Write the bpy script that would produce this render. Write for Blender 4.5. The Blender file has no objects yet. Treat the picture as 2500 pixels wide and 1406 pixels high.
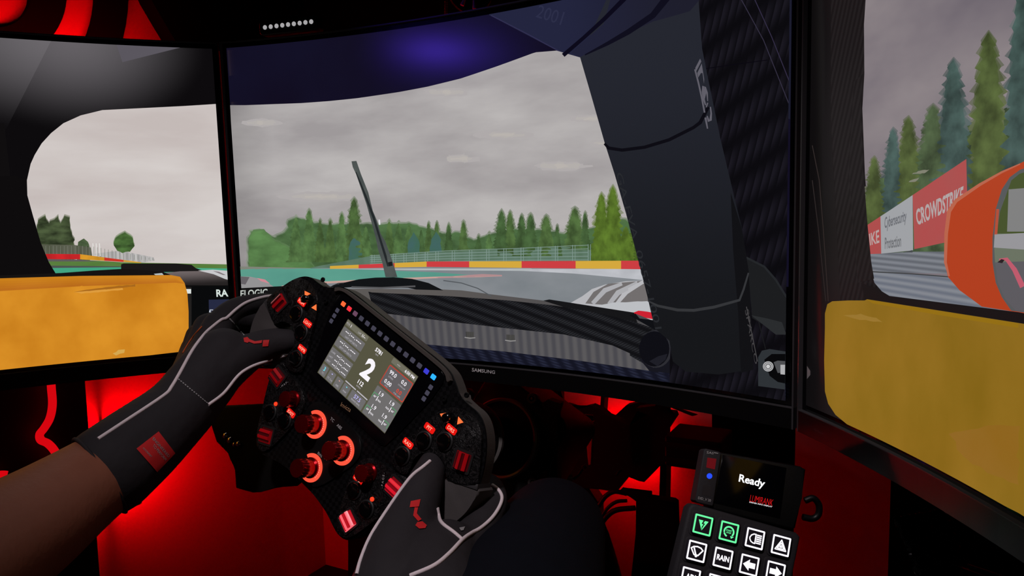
import bpy, bmesh, math, random
from mathutils import Vector, Matrix
from mathutils.bvhtree import BVHTree
from mathutils.geometry import tessellate_polygon

# ------------------------------------------------------------------ camera, world, exposure
SC = bpy.context.scene
COL = SC.collection
FPX = 1812.774                       # focal length in pixels of the 2500 x 1406 frame
def rot_m(y, p, r):
    return Matrix.Rotation(y, 3, 'Y') @ Matrix.Rotation(p, 3, 'X') @ Matrix.Rotation(r, 3, 'Z')
M2W = Matrix(((1, 0, 0), (0, 0, -1), (0, 1, 0)))     # monitor axes (x right, y up, z to viewer) -> world (z up)
ZC = 1.0                                              # height of the monitor centres above the floor
def mw(v):
    w = M2W @ Vector(v); w.z += ZC
    return w
CAM_R = M2W @ rot_m(0.504, -0.1055, -0.0277)
CAM_P = mw((0.4439, -0.0197, 0.7378))
cam_d = bpy.data.cameras.new('camera')
cam_d.sensor_width = 36.0
cam_d.lens = FPX * 36.0 / 2500.0
cam_d.clip_start = 0.01
cam = bpy.data.objects.new('camera', cam_d)
cam.matrix_world = Matrix.Translation(CAM_P) @ CAM_R.to_4x4()
COL.objects.link(cam)
SC.camera = cam
SC.view_settings.view_transform = 'Standard'
SC.view_settings.look = 'None'
SC.view_settings.exposure = 0.0
SC.view_settings.gamma = 1.0
SC.view_settings.use_curve_mapping = False
world = bpy.data.worlds.new('dark_room')
SC.world = world
world.use_nodes = True
world.node_tree.nodes['Background'].inputs[0].default_value = (0.004, 0.003, 0.005, 1)
world.node_tree.nodes['Background'].inputs[1].default_value = 0.35

def spot(name, loc, target, energy, col, size_deg, blend, radius):
    L = bpy.data.lights.new(name, 'SPOT')
    L.energy = energy; L.color = col; L.spot_size = math.radians(size_deg); L.spot_blend = blend; L.shadow_soft_size = radius
    o = bpy.data.objects.new(name, L)
    o.location = loc
    o.rotation_euler = (Vector(target) - Vector(loc)).to_track_quat('-Z', 'Y').to_euler()
    COL.objects.link(o)
    return o
SPOT_P = Vector((0.30, -1.05, 2.10))          # spot added over the driver to light wheel and hands
SPOT_T = Vector((0.08, -0.15, 0.77))
spot('added_spot_light', SPOT_P, SPOT_T, 50.0, (1.0, 0.90, 0.93), 33.0, 0.85, 0.05)

# ------------------------------------------------------------------ geometry helpers
def ray(px, py):
    return CAM_R @ Vector(((px - 1250.0) / FPX, -(py - 703.0) / FPX, -1.0))
def P(px, py, d):
    return CAM_P + ray(px, py) * d
def on_plane(px, py, o, n):
    d = ray(px, py)
    return CAM_P + d * ((o - CAM_P).dot(n) / d.dot(n))
def lin(r, g=None, b=None):
    if g is None:
        r, g, b = r
    f = lambda c: c / 12.92 if c <= 0.04045 else ((c + 0.055) / 1.055) ** 2.4
    return (f(r / 255.0), f(g / 255.0), f(b / 255.0), 1.0)

def spline(pts, n=6, closed=False):
    """Catmull-Rom through the points (any dimension)."""
    pts = [Vector(p) for p in pts]
    out = []
    N = len(pts)
    for i in range(N if closed else N - 1):
        if closed:
            a, b, c, d = pts[i - 1], pts[i], pts[(i + 1) % N], pts[(i + 2) % N]
        else:
            b, c = pts[i], pts[i + 1]
            a = pts[i - 1] if i > 0 else b + (b - c)
            d = pts[i + 2] if i + 2 < N else c + (c - b)
        for k in range(n):
            t = k / n
            out.append(0.5 * ((2 * b) + (c - a) * t + (2 * a - 5 * b + 4 * c - d) * t * t + (3 * b - a - 3 * c + d) * t ** 3))
    if not closed:
        out.append(pts[-1])
    return out

def mesh(name, verts, faces):
    me = bpy.data.meshes.new(name)
    me.from_pydata([tuple(v) for v in verts], [], [tuple(f) for f in faces])
    me.update()
    return me
def bm_mesh(name, bm):
    bmesh.ops.recalc_face_normals(bm, faces=bm.faces[:])
    me = bpy.data.meshes.new(name)
    bm.to_mesh(me); bm.free()
    return me
def smooth(me, ang=None):
    for p in me.polygons:
        p.use_smooth = True
    if ang:
        me.set_sharp_from_angle(angle=math.radians(ang))
    return me

ROOTLOC = {}
def obj(name, me, mat=None, parent=None, label=None, cat=None, group=None, kind=None):
    o = bpy.data.objects.new(name, me)
    COL.objects.link(o)
    if mat is not None and me is not None and len(me.materials) == 0:
        me.materials.append(mat)
    if parent is not None:
        o.parent = parent
        if parent.name in ROOTLOC:
            o.matrix_parent_inverse = Matrix.Translation(-ROOTLOC[parent.name])
    if label: o['label'] = label
    if cat: o['category'] = cat
    if group: o['group'] = group
    if kind: o['kind'] = kind
    return o
def thing(name, loc, label, cat, group=None, mtx=None):
    o = bpy.data.objects.new(name, None)
    COL.objects.link(o)
    o.empty_display_size = 0.02
    if mtx is not None:
        o.matrix_world = mtx
    else:
        o.location = loc
        ROOTLOC[o.name] = Vector(loc)
    o['label'] = label; o['category'] = cat
    if group: o['group'] = group
    return o

def tube(name, pts, r, seg=8, closed=False, radii=None, flat=None):
    pts = [Vector(p) for p in pts]
    verts, faces = [], []
    N = len(pts)
    up = None
    for i, p in enumerate(pts):
        if closed: t = (pts[(i + 1) % N] - pts[i - 1])
        else: t = pts[min(i + 1, N - 1)] - pts[max(i - 1, 0)]
        t = t.normalized() if t.length > 1e-9 else Vector((0, 0, 1))
        if up is None:
            up = t.orthogonal().normalized()
        up = (up - t * up.dot(t))
        up = up.normalized() if up.length > 1e-6 else t.orthogonal().normalized()
        sd = t.cross(up)
        rr = radii[i] if radii else r
        for k in range(seg):
            a = 2 * math.pi * k / seg
            verts.append(p + up * math.cos(a) * rr + sd * math.sin(a) * rr)
    for i in range(N if closed else N - 1):
        j = (i + 1) % N
        for k in range(seg):
            l = (k + 1) % seg
            faces.append((i * seg + k, i * seg + l, j * seg + l, j * seg + k))
    if not closed:
        faces.append(tuple(range(seg - 1, -1, -1)))
        faces.append(tuple((N - 1) * seg + k for k in range(seg)))
    return smooth(mesh(name, verts, faces), 50)

def box_bm(bm, c, ex, ey, ez):
    """box from centre and three half-axis vectors"""
    vs = []
    for i in (-1, 1):
        for j in (-1, 1):
            for k in (-1, 1):
                vs.append(bm.verts.new(c + ex * i + ey * j + ez * k))
    for f in ((0, 1, 3, 2), (4, 6, 7, 5), (0, 4, 5, 1), (2, 3, 7, 6), (0, 2, 6, 4), (1, 5, 7, 3)):
        bm.faces.new([vs[i] for i in f])
    return vs
def box_me(name, c, ex, ey, ez, bev=0.0):
    bm = bmesh.new()
    box_bm(bm, Vector(c), Vector(ex), Vector(ey), Vector(ez))
    bmesh.ops.recalc_face_normals(bm, faces=bm.faces[:])
    if bev > 0:
        bmesh.ops.bevel(bm, geom=bm.edges[:], offset=bev, segments=2, affect='EDGES', profile=0.5)
    return bm_mesh(name, bm)

def tri2d(poly):
    return tessellate_polygon([[Vector((p[0], p[1], 0)) for p in poly]])

def prism(name, poly, h0, h1, bev=0.0, s=0.001, mp=None, both=False):
    """polygon (x, y) extruded from h0 to h1 along z; units scaled by s; mp maps a Vector to its place"""
    bm = bmesh.new()
    a = [bm.verts.new((p[0] * s, p[1] * s, h0 * s)) for p in poly]
    b = [bm.verts.new((p[0] * s, p[1] * s, h1 * s)) for p in poly]
    n = len(poly)
    area = sum(poly[i][0] * poly[(i + 1) % n][1] - poly[(i + 1) % n][0] * poly[i][1] for i in range(n))
    if area < 0:
        a.reverse(); b.reverse()
    top = bm.faces.new(b)
    bot = bm.faces.new(a[::-1])
    for i in range(n):
        j = (i + 1) % n
        bm.faces.new((a[i], a[j], b[j], b[i]))
    if bev > 0:
        es = list(top.edges) + (list(bot.edges) if both else [])
        bmesh.ops.bevel(bm, geom=es, offset=bev * s, segments=3, affect='EDGES', profile=0.5, clamp_overlap=True)
    bmesh.ops.triangulate(bm, faces=[f for f in bm.faces if len(f.verts) > 4])
    if mp:
        for v in bm.verts:
            v.co = mp(v.co)
    me = bm_mesh(name, bm)
    smooth(me, 35)
    return me

def lathe(name, prof, seg=24, mp=None, s=0.001):
    """profile [(r, z)] about the z axis"""
    verts, faces = [], []
    for r, z in prof:
        for k in range(seg):
            a = 2 * math.pi * k / seg
            verts.append(Vector((r * math.cos(a) * s, r * math.sin(a) * s, z * s)))
    for i in range(len(prof) - 1):
        for k in range(seg):
            l = (k + 1) % seg
            faces.append((i * seg + k, i * seg + l, (i + 1) * seg + l, (i + 1) * seg + k))
    faces.append(tuple(range(seg - 1, -1, -1)))
    faces.append(tuple((len(prof) - 1) * seg + k for k in range(seg)))
    if mp:
        verts = [mp(v) for v in verts]
    return smooth(mesh(name, verts, faces), 40)

def circ(cx, cy, r, n=20, a0=0.0, a1=360.0):
    full = abs(a1 - a0) >= 360
    m = n if full else n + 1
    return [(cx + r * math.cos(math.radians(a0 + (a1 - a0) * k / n)), cy + r * math.sin(math.radians(a0 + (a1 - a0) * k / n))) for k in range(m)]
def rrect(cx, cy, w, h, r, rot=0.0, n=4):
    pts = []
    for sx, sy, a in ((1, 1, 0), (-1, 1, 90), (-1, -1, 180), (1, -1, 270)):
        pts += circ(sx * (w / 2 - r), sy * (h / 2 - r), r, n, a, a + 90)
    c, s = math.cos(math.radians(rot)), math.sin(math.radians(rot))
    return [(cx + x * c - y * s, cy + x * s + y * c) for x, y in pts]

_tc = {}
def text_geo(s, bold=0.0):
    """2-D triangles of a line of text, scaled so that capitals are 1 high, centred on its box"""
    key = (s, bold)
    if key not in _tc:
        cu = bpy.data.curves.new('lettering', 'FONT')
        cu.body = s; cu.resolution_u = 3; cu.offset = bold
        o = bpy.data.objects.new('lettering', cu)
        COL.objects.link(o)
        dg = bpy.context.evaluated_depsgraph_get()
        dg.update()
        me = bpy.data.meshes.new_from_object(o.evaluated_get(dg))
        me.calc_loop_triangles()
        vs = [v.co.copy() for v in me.vertices]
        fs = [tuple(t.vertices) for t in me.loop_triangles]
        bpy.data.objects.remove(o); bpy.data.curves.remove(cu); bpy.data.meshes.remove(me)
        x0 = min(v.x for v in vs); x1 = max(v.x for v in vs)
        y0 = min(v.y for v in vs); y1 = max(v.y for v in vs)
        k = 1 / 0.73
        _tc[key] = ([((v.x - (x0 + x1) / 2) * k, (v.y - (y0 + y1) / 2) * k) for v in vs], fs, (x1 - x0) * k, (y1 - y0) * k)
    return _tc[key]
# ------------------------------------------------------------------ materials
_mc = {}
def nodes_of(name):
    m = bpy.data.materials.new(name)
    m.use_nodes = True
    nt = m.node_tree
    return m, nt, nt.nodes['Principled BSDF']
def pmat(name, col, rough=0.6, metal=0.0, spec=0.5, bump=0.0, bscale=200.0, var=0.0, vscale=30.0, emit=None, es=1.0, coat=0.0, sss=0.0):
    if name in _mc: return _mc[name]
    m, nt, b = nodes_of(name)
    c = lin(col)
    b.inputs['Base Color'].default_value = c
    b.inputs['Roughness'].default_value = rough
    b.inputs['Metallic'].default_value = metal
    b.inputs['Specular IOR Level'].default_value = spec
    b.inputs['Coat Weight'].default_value = coat
    tc = nt.nodes.new('ShaderNodeTexCoord')
    if var > 0:
        n = nt.nodes.new('ShaderNodeTexNoise'); n.inputs['Scale'].default_value = vscale; n.inputs['Detail'].default_value = 4
        nt.links.new(tc.outputs['Object'], n.inputs['Vector'])
        mx = nt.nodes.new('ShaderNodeMix'); mx.data_type = 'RGBA'
        mx.inputs['A'].default_value = tuple(x * (1 - var) for x in c[:3]) + (1,)
        mx.inputs['B'].default_value = tuple(min(1, x * (1 + var)) for x in c[:3]) + (1,)
        nt.links.new(n.outputs['Fac'], mx.inputs['Factor'])
        nt.links.new(mx.outputs['Result'], b.inputs['Base Color'])
    if bump > 0:
        n = nt.nodes.new('ShaderNodeTexNoise'); n.inputs['Scale'].default_value = bscale; n.inputs['Detail'].default_value = 3
        nt.links.new(tc.outputs['Object'], n.inputs['Vector'])
        bp = nt.nodes.new('ShaderNodeBump'); bp.inputs['Strength'].default_value = bump; bp.inputs['Distance'].default_value = 0.002
        nt.links.new(n.outputs['Fac'], bp.inputs['Height'])
        nt.links.new(bp.outputs['Normal'], b.inputs['Normal'])
    if emit:
        b.inputs['Emission Color'].default_value = lin(emit)
        b.inputs['Emission Strength'].default_value = es
    _mc[name] = m
    return m

def em(col, es=1.0, name=None, ctr=None, vig=None, A=None, sx=20.0, sy=20.0, kind='flat', spec=0.08, rough=0.3, det=3.0, lo=0.3, hi=0.7, axis=None):
    """a picture element of a lit screen: emits the picture's colour. kind: flat, noise, stripe, twill, grad"""
    key = ('em', tuple(col), es, tuple(A) if A else None, sx, sy, kind, spec, rough, lo, hi, axis, ctr, vig)
    if key in _mc: return _mc[key]
    m, nt, b = nodes_of(name or 'screen_light')
    b.inputs['Base Color'].default_value = (0, 0, 0, 1)
    b.inputs['Roughness'].default_value = rough
    b.inputs['Specular IOR Level'].default_value = spec
    b.inputs['Emission Color'].default_value = lin(col)
    b.inputs['Emission Strength'].default_value = es
    if kind != 'flat':
        uv = nt.nodes.new('ShaderNodeUVMap'); uv.uv_map = 'UVMap'
        mp = nt.nodes.new('ShaderNodeMapping')
        nt.links.new(uv.outputs['UV'], mp.inputs['Vector'])
        mp.inputs['Scale'].default_value = (sx, sy, 1)
        if kind == 'noise':
            t = nt.nodes.new('ShaderNodeTexNoise'); t.inputs['Scale'].default_value = 1.0; t.inputs['Detail'].default_value = det
            out = t.outputs['Fac']
            nt.links.new(mp.outputs['Vector'], t.inputs['Vector'])
        elif kind == 'stripe':
            t = nt.nodes.new('ShaderNodeTexWave'); t.inputs['Scale'].default_value = 1.0; t.inputs['Distortion'].default_value = 0.6
            if axis: mp.inputs['Rotation'].default_value = (0, 0, math.radians(axis))
            out = t.outputs['Fac']
            nt.links.new(mp.outputs['Vector'], t.inputs['Vector'])
        elif kind == 'twill':
            # two crossed waves give the stepped look of a carbon weave
            t1 = nt.nodes.new('ShaderNodeTexWave'); t1.inputs['Scale'].default_value = 1.0; t1.bands_direction = 'DIAGONAL'
            t2 = nt.nodes.new('ShaderNodeTexWave'); t2.inputs['Scale'].default_value = 3.0; t2.bands_direction = 'Y'; t2.wave_profile = 'SAW'
            if axis: mp.inputs['Rotation'].default_value = (0, 0, math.radians(axis))
            mm = nt.nodes.new('ShaderNodeMath'); mm.operation = 'MULTIPLY'
            nt.links.new(mp.outputs['Vector'], t1.inputs['Vector']); nt.links.new(mp.outputs['Vector'], t2.inputs['Vector'])
            nt.links.new(t1.outputs['Fac'], mm.inputs[0]); nt.links.new(t2.outputs['Fac'], mm.inputs[1])
            out = mm.outputs[0]
        elif kind == 'radial':
            mp.inputs['Location'].default_value = (-ctr[0] * sx, -ctr[1] * sy, 0)
            t = nt.nodes.new('ShaderNodeVectorMath'); t.operation = 'LENGTH'
            nt.links.new(mp.outputs['Vector'], t.inputs[0])
            out = t.outputs['Value']
        else:
            sp = nt.nodes.new('ShaderNodeSeparateXYZ')
            nt.links.new(uv.outputs['UV'], sp.inputs[0])
            out = sp.outputs[axis or 0]
        mr = nt.nodes.new('ShaderNodeMapRange')
        mr.inputs['From Min'].default_value = lo; mr.inputs['From Max'].default_value = hi
        nt.links.new(out, mr.inputs['Value'])
        if kind in ('radial', 'grad'): mr.interpolation_type = 'SMOOTHSTEP'
        mx = nt.nodes.new('ShaderNodeMix'); mx.data_type = 'RGBA'
        mx.inputs['A'].default_value = lin(col); mx.inputs['B'].default_value = lin(A)
        nt.links.new(mr.outputs['Result'], mx.inputs['Factor'])
        nt.links.new(mx.outputs['Result'], b.inputs['Emission Color'])
        if vig:
            # the panel dims towards its side border
            sv = nt.nodes.new('ShaderNodeSeparateXYZ'); nt.links.new(uv.outputs['UV'], sv.inputs[0])
            r2 = nt.nodes.new('ShaderNodeMapRange'); r2.inputs['From Min'].default_value = vig[0]; r2.inputs['From Max'].default_value = vig[1]
            r2.inputs['To Min'].default_value = vig[2] * es; r2.inputs['To Max'].default_value = es
            nt.links.new(sv.outputs[0], r2.inputs['Value']); nt.links.new(r2.outputs['Result'], b.inputs['Emission Strength'])
    _mc[key] = m
    return m

def forged(name='forged_carbon', a=(4, 4, 5), b_=(38, 36, 37), sc=90.0, rough=0.38):
    if name in _mc: return _mc[name]
    m, nt, b = nodes_of(name)
    tc = nt.nodes.new('ShaderNodeTexCoord')
    n = nt.nodes.new('ShaderNodeTexNoise'); n.inputs['Scale'].default_value = 60
    mp = nt.nodes.new('ShaderNodeMix'); mp.data_type = 'VECTOR'; mp.inputs['Factor'].default_value = 0.35
    nt.links.new(tc.outputs['Object'], n.inputs['Vector'])
    nt.links.new(tc.outputs['Object'], mp.inputs[4]); nt.links.new(n.outputs['Color'], mp.inputs[5])
    v = nt.nodes.new('ShaderNodeTexVoronoi'); v.inputs['Scale'].default_value = sc; v.inputs['Randomness'].default_value = 1.0
    nt.links.new(mp.outputs[1], v.inputs['Vector'])
    sp = nt.nodes.new('ShaderNodeSeparateColor')
    nt.links.new(v.outputs['Color'], sp.inputs[0])
    pw = nt.nodes.new('ShaderNodeMath'); pw.operation = 'POWER'; pw.inputs[1].default_value = 2.2
    nt.links.new(sp.outputs[0], pw.inputs[0])
    mx = nt.nodes.new('ShaderNodeMix'); mx.data_type = 'RGBA'
    mx.inputs['A'].default_value = lin(a); mx.inputs['B'].default_value = lin(b_)
    nt.links.new(pw.outputs[0], mx.inputs['Factor'])
    nt.links.new(mx.outputs['Result'], b.inputs['Base Color'])
    b.inputs['Roughness'].default_value = rough
    b.inputs['Specular IOR Level'].default_value = 0.22
    bp = nt.nodes.new('ShaderNodeBump'); bp.inputs['Strength'].default_value = 0.35; bp.inputs['Distance'].default_value = 0.001
    nt.links.new(v.outputs['Distance'], bp.inputs['Height'])
    nt.links.new(bp.outputs['Normal'], b.inputs['Normal'])
    _mc[name] = m
    return m
def weave(name='carbon_weave', a=(3, 3, 4), b_=(17, 17, 19), sc=260.0, rough=0.4):
    if name in _mc: return _mc[name]
    m, nt, b = nodes_of(name)
    tc = nt.nodes.new('ShaderNodeTexCoord')
    mp = nt.nodes.new('ShaderNodeMapping'); mp.inputs['Rotation'].default_value = (0, 0, math.radians(45))
    nt.links.new(tc.outputs['Object'], mp.inputs['Vector'])
    ck = nt.nodes.new('ShaderNodeTexChecker'); ck.inputs['Scale'].default_value = sc
    ck.inputs['Color1'].default_value = lin(a); ck.inputs['Color2'].default_value = lin(b_)
    nt.links.new(mp.outputs['Vector'], ck.inputs['Vector'])
    nt.links.new(ck.outputs['Color'], b.inputs['Base Color'])
    b.inputs['Roughness'].default_value = rough
    b.inputs['Specular IOR Level'].default_value = 0.22
    _mc[name] = m
    return m

BLACK = pmat('black_plastic', (9, 9, 10), 0.45, spec=0.35, bump=0.05, bscale=900)
GLOSSB = pmat('gloss_black', (4, 4, 6), 0.12, spec=0.5, var=0.1)
BEZEL = pmat('bezel_black', (7, 7, 8), 0.38, spec=0.4, var=0.1)
LIPM = pmat('bezel_lip', (62, 60, 63), 0.35, spec=0.5, var=0.1)
STEEL = pmat('brushed_steel', (150, 148, 146), 0.32, metal=1.0, var=0.1, vscale=300)
DARKM = pmat('dark_anodised', (22, 22, 24), 0.4, metal=0.6, var=0.1)
RIGM = pmat('rig_black', (13, 13, 14), 0.55, spec=0.3, var=0.15)

# ------------------------------------------------------------------ the room
WL, WB = -1.0, 0.75                 # x of the left wall, y of the back wall
PAINT = pmat('wall_paint', (205, 200, 200), 0.75, spec=0.2, var=0.06, vscale=3, bump=0.06, bscale=250)
FLOORM = pmat('dark_carpet', (30, 28, 30), 0.95, spec=0.1, bump=0.3, bscale=500, var=0.3, vscale=60)
CEILM = pmat('ceiling_black', (10, 10, 11), 0.9, spec=0.1, var=0.1)
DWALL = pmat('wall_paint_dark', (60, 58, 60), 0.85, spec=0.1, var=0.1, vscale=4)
def slab_box(name, lo, hi, mat):
    lo, hi = Vector(lo), Vector(hi); c = (lo + hi) / 2; h = (hi - lo) / 2
    return obj(name, box_me(name, c, (h.x, 0, 0), (0, h.y, 0), (0, 0, h.z)), mat, kind='structure')
slab_box('floor', (-1.1, -2.2, -0.05), (2.0, 0.85, 0.0), FLOORM)['label'] = 'dark carpet floor under the driving rig'
slab_box('ceiling', (-1.1, -2.2, 2.4), (2.0, 0.85, 2.45), CEILM)['label'] = 'black ceiling of the dim room'
slab_box('wall_left', (WL - 0.08, -2.2, 0.0), (WL, 0.83, 2.4), PAINT)['label'] = 'pale side wall glowing in red lamp light'
slab_box('wall_back', (WL, WB, 0.0), (2.0, WB + 0.08, 2.4), PAINT)['label'] = 'pale wall behind the centre screen lit red from below'
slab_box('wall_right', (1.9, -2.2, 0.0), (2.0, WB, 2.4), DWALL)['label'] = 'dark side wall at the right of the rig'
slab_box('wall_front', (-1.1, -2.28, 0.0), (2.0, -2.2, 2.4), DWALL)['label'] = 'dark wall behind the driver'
# ------------------------------------------------------------------ the three curved monitors
SW, SH, KC = 0.697, 0.392, 0.8483        # lit width, lit height, curvature
RC = 1.0 / KC
class Mon:
    def __init__(self, ang, t):
        self.R = Matrix.Rotation(ang, 3, 'Y'); self.t = Vector(t)
        self.n = 0
    def st(self, px, py):
        """where the view ray through a pixel meets the screen surface: arc length s, height t"""
        o = M2W.transposed() @ (CAM_P - Vector((0, 0, ZC))); d = M2W.transposed() @ ray(px, py)
        o = self.R.transposed() @ (o - self.t); d = self.R.transposed() @ d
        a = d.x ** 2 + d.z ** 2; b = 2 * (o.x * d.x + (o.z - RC) * d.z); c = o.x ** 2 + (o.z - RC) ** 2 - RC ** 2
        k = (-b + math.sqrt(max(b * b - 4 * a * c, 0))) / (2 * a)
        q = o + d * k
        return RC * math.atan2(q.x, RC - q.z), q.y
    def pt(self, s, t, off=0.0):
        f = s * KC
        v = Vector(((RC - off) * math.sin(f), t, RC - (RC - off) * math.cos(f)))
        return mw(self.R @ v + self.t)
    def nrm(self, s):
        f = s * KC
        return M2W @ (self.R @ Vector((-math.sin(f), 0, math.cos(f))))

class Pic:
    """one flat element of a monitor's picture, lying on the curved panel"""
    def __init__(self, mon):
        self.mon = mon; self.v = []; self.f = []; self.uv = []; self.mi = []; self.mats = []
    def _mat(self, m):
        if m not in self.mats: self.mats.append(m)
        return self.mats.index(m)
    def raw(self, st_pts, faces, mat, layer):
        mon = self.mon; mon.n += 1
        off = 0.0004 + layer * 0.00016 + (mon.n % 40) * 2.5e-6
        b = len(self.v); k = self._mat(mat)
        for s, t in st_pts:
            self.v.append(mon.pt(s, t, off)); self.uv.append((s, t))
        for f in faces:
            self.f.append(tuple(b + i for i in f)); self.mi.append(k)
    def st_poly(self, pts, mat, layer):
        # duplicate neighbours would make empty triangles
        q = []
        for p in pts:
            if not q or (p[0] - q[-1][0]) ** 2 + (p[1] - q[-1][1]) ** 2 > 1e-12: q.append(p)
        bm = bmesh.new()
        vs = [bm.verts.new((s, t, 0)) for s, t in q]
        for a, b, c in tessellate_polygon([[v.co for v in vs]]):
            try: bm.faces.new((vs[a], vs[b], vs[c]))
            except ValueError: pass
        for co, no in (((-SW / 2, 0, 0), (-1, 0, 0)), ((SW / 2, 0, 0), (1, 0, 0)), ((0, -SH / 2, 0), (0, -1, 0)), ((0, SH / 2, 0), (0, 1, 0))):
            bmesh.ops.bisect_plane(bm, geom=bm.verts[:] + bm.edges[:] + bm.faces[:], plane_co=co, plane_no=no, clear_outer=True)
        if bm.verts:
            lo = min(v.co.x for v in bm.verts); hi = max(v.co.x for v in bm.verts)
            k = math.ceil(lo / 0.0205)
            while k * 0.0205 < hi:
                bmesh.ops.bisect_plane(bm, geom=bm.verts[:] + bm.edges[:] + bm.faces[:], plane_co=(k * 0.0205, 0, 0), plane_no=(1, 0, 0))
                k += 1
            bm.verts.index_update()
            self.raw([(v.co.x, v.co.y) for v in bm.verts], [[v.index for v in f.verts] for f in bm.faces], mat, layer)
        bm.free()
    def poly(self, px, mat, layer):
        pts = []
        n = len(px)
        for i in range(n):
            a, b = px[i], px[(i + 1) % n]
            k = max(1, int(math.hypot(b[0] - a[0], b[1] - a[1]) / 60))
            for j in range(k):
                pts.append(self.mon.st(a[0] + (b[0] - a[0]) * j / k, a[1] + (b[1] - a[1]) * j / k))
        self.st_poly(pts, mat, layer)
    def line(self, px, w, mat, layer):
        px = [Vector(p) for p in px]
        L, Rr = [], []
        for i, p in enumerate(px):
            t = (px[min(i + 1, len(px) - 1)] - px[max(i - 1, 0)])
            t = t.normalized() if t.length > 0 else Vector((1, 0))
            n = Vector((-t.y, t.x)) * (w[i] if isinstance(w, (list, tuple)) else w) / 2
            L.append(p + n); Rr.append(p - n)
        self.poly([tuple(q) for q in L + Rr[::-1]], mat, layer)
    def text(self, s, quad, mat, layer, bold=0.0):
        """text stretched into a pixel quad TL, TR, BR, BL"""
        vs, fs, w, h = text_geo(s, bold)
        tl, tr, br, bl = [Vector(q) for q in quad]
        st = []
        for x, y in vs:
            u = x / w + 0.5; v = 0.5 - y / h
            p = (tl * (1 - u) + tr * u) * (1 - v) + (bl * (1 - u) + br * u) * v
            st.append(self.mon.st(p.x, p.y))
        self.raw(st, fs, mat, layer)
    def build(self, name, parent):
        me = mesh(name, self.v, self.f)
        for m in self.mats: me.materials.append(m)
        for p, k in zip(me.polygons, self.mi): p.material_index = k
        uv = me.uv_layers.new(name='UVMap')
        for l in me.loops: uv.data[l.index].uv = self.uv[l.vertex_index]
        return obj(name, smooth(me), None, parent)

def curved_slab(mon, name, s0, s1, t0, t1, o0, o1, mat, parent, n=28, taper=0.0):
    vs, fs = [], []
    for i in range(n + 1):
        s = s0 + (s1 - s0) * i / n
        vs += [mon.pt(s, t0, o0), mon.pt(s, t1, o0), mon.pt(s, t1 - taper, o1), mon.pt(s, t0 + taper, o1)]
    for i in range(n):
        a, b = 4 * i, 4 * i + 4
        for k in range(4):
            l = (k + 1) % 4
            fs.append((a + k, a + l, b + l, b + k))
    fs.append((0, 3, 2, 1)); fs.append((4 * n, 4 * n + 1, 4 * n + 2, 4 * n + 3))
    bm = bmesh.new(); bm.from_mesh(mesh(name, vs, fs))
    return obj(name, bm_mesh(name, bm), mat, parent)

def build_monitor(mon, label):
    root = thing('curved_monitor', mon.pt(0, -SH / 2 - 0.03, -0.02), label, 'monitor', 'curved monitors of the driving rig')
    b, ch = 0.0075, 0.025
    curved_slab(mon, 'back_housing', -SW / 2 + .02, SW / 2 - .02, -SH / 2 - ch, SH / 2 + b, -0.004, -0.030, BEZEL, root, taper=0.012)
    scr = curved_slab(mon, 'screen', -SW / 2 - b + 0.0015, SW / 2 + b - 0.0015, -SH / 2 - 0.006, SH / 2 + b - 0.0015, -0.004, 0.0, GLOSSB, root)
    curved_slab(mon, 'chin', -SW / 2 - b, SW / 2 + b, -SH / 2 - ch, -SH / 2 - 0.006, -0.004, 0.004, BEZEL, root)
    lip = [(-SW / 2 - b, SW / 2 + b, SH / 2 + b - 0.0015, SH / 2 + b), (-SW / 2 - b, -SW / 2 - b + 0.0015, -SH / 2 - ch, SH / 2 + b), (SW / 2 + b - 0.0015, SW / 2 + b, -SH / 2 - ch, SH / 2 + b), (-SW / 2 - b, SW / 2 + b, -SH / 2 - 0.0062, -SH / 2 - 0.0054)]
    for s0, s1, t0, t1 in lip:
        curved_slab(mon, 'bezel_edge', s0, s1, t0, t1, -0.008 if t1 > 0 else 0.0, 0.0042, LIPM, root)
    # stand arm behind
    c = mon.pt(0, 0, -0.03); n = mon.nrm(0)
    ux = n.cross(Vector((0, 0, 1))).normalized()
    obj('vesa_bracket', box_me('vesa_bracket', c - n * 0.02, ux * 0.06, Vector((0, 0, 0.06)), n * 0.02, 0.003), RIGM, root)
    return root, scr

random.seed(5)
def conifer(x, top, base, hw, steps=9, jag=0.5):
    L, Rr = [], []
    for i in range(steps):
        f = (i + 1) / steps
        w = hw * (0.12 + 0.88 * f ** 0.8)
        y = top + (base - top) * f
        dy = (base - top) / steps
        L.append((x - w * random.uniform(0.75, 1.1), y - dy * random.uniform(0, .25))); L.append((x - w * (1 - jag * random.uniform(.4, .9)), y + dy * .12))
        Rr.append((x + w * random.uniform(0.75, 1.1), y - dy * random.uniform(0, .25))); Rr.append((x + w * (1 - jag * random.uniform(.4, .9)), y + dy * .12))
    return [(x - 1, top)] + L[:-1] + [(x - hw, base), (x + hw, base)] + Rr[:-1][::-1] + [(x + 1, top)]
def bush(x0, x1, top, base, rough=6, n=12):
    pts = [(x0, base)]
    for i in range(n + 1):
        pts.append((x0 + (x1 - x0) * i / n, top + random.uniform(-rough, rough)))
    return pts + [(x1, base)]
def fuzz(poly, every=7, amp=3):
    """a finely torn version of an outline, for blurred foliage"""
    out = []
    n = len(poly)
    for i in range(n):
        a, b = poly[i], poly[(i + 1) % n]
        k = max(1, int(math.hypot(b[0] - a[0], b[1] - a[1]) / every))
        for j in range(k):
            out.append((a[0] + (b[0] - a[0]) * j / k + random.uniform(-amp, amp), a[1] + (b[1] - a[1]) * j / k + random.uniform(-amp, amp) * .6))
    return out
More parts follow.
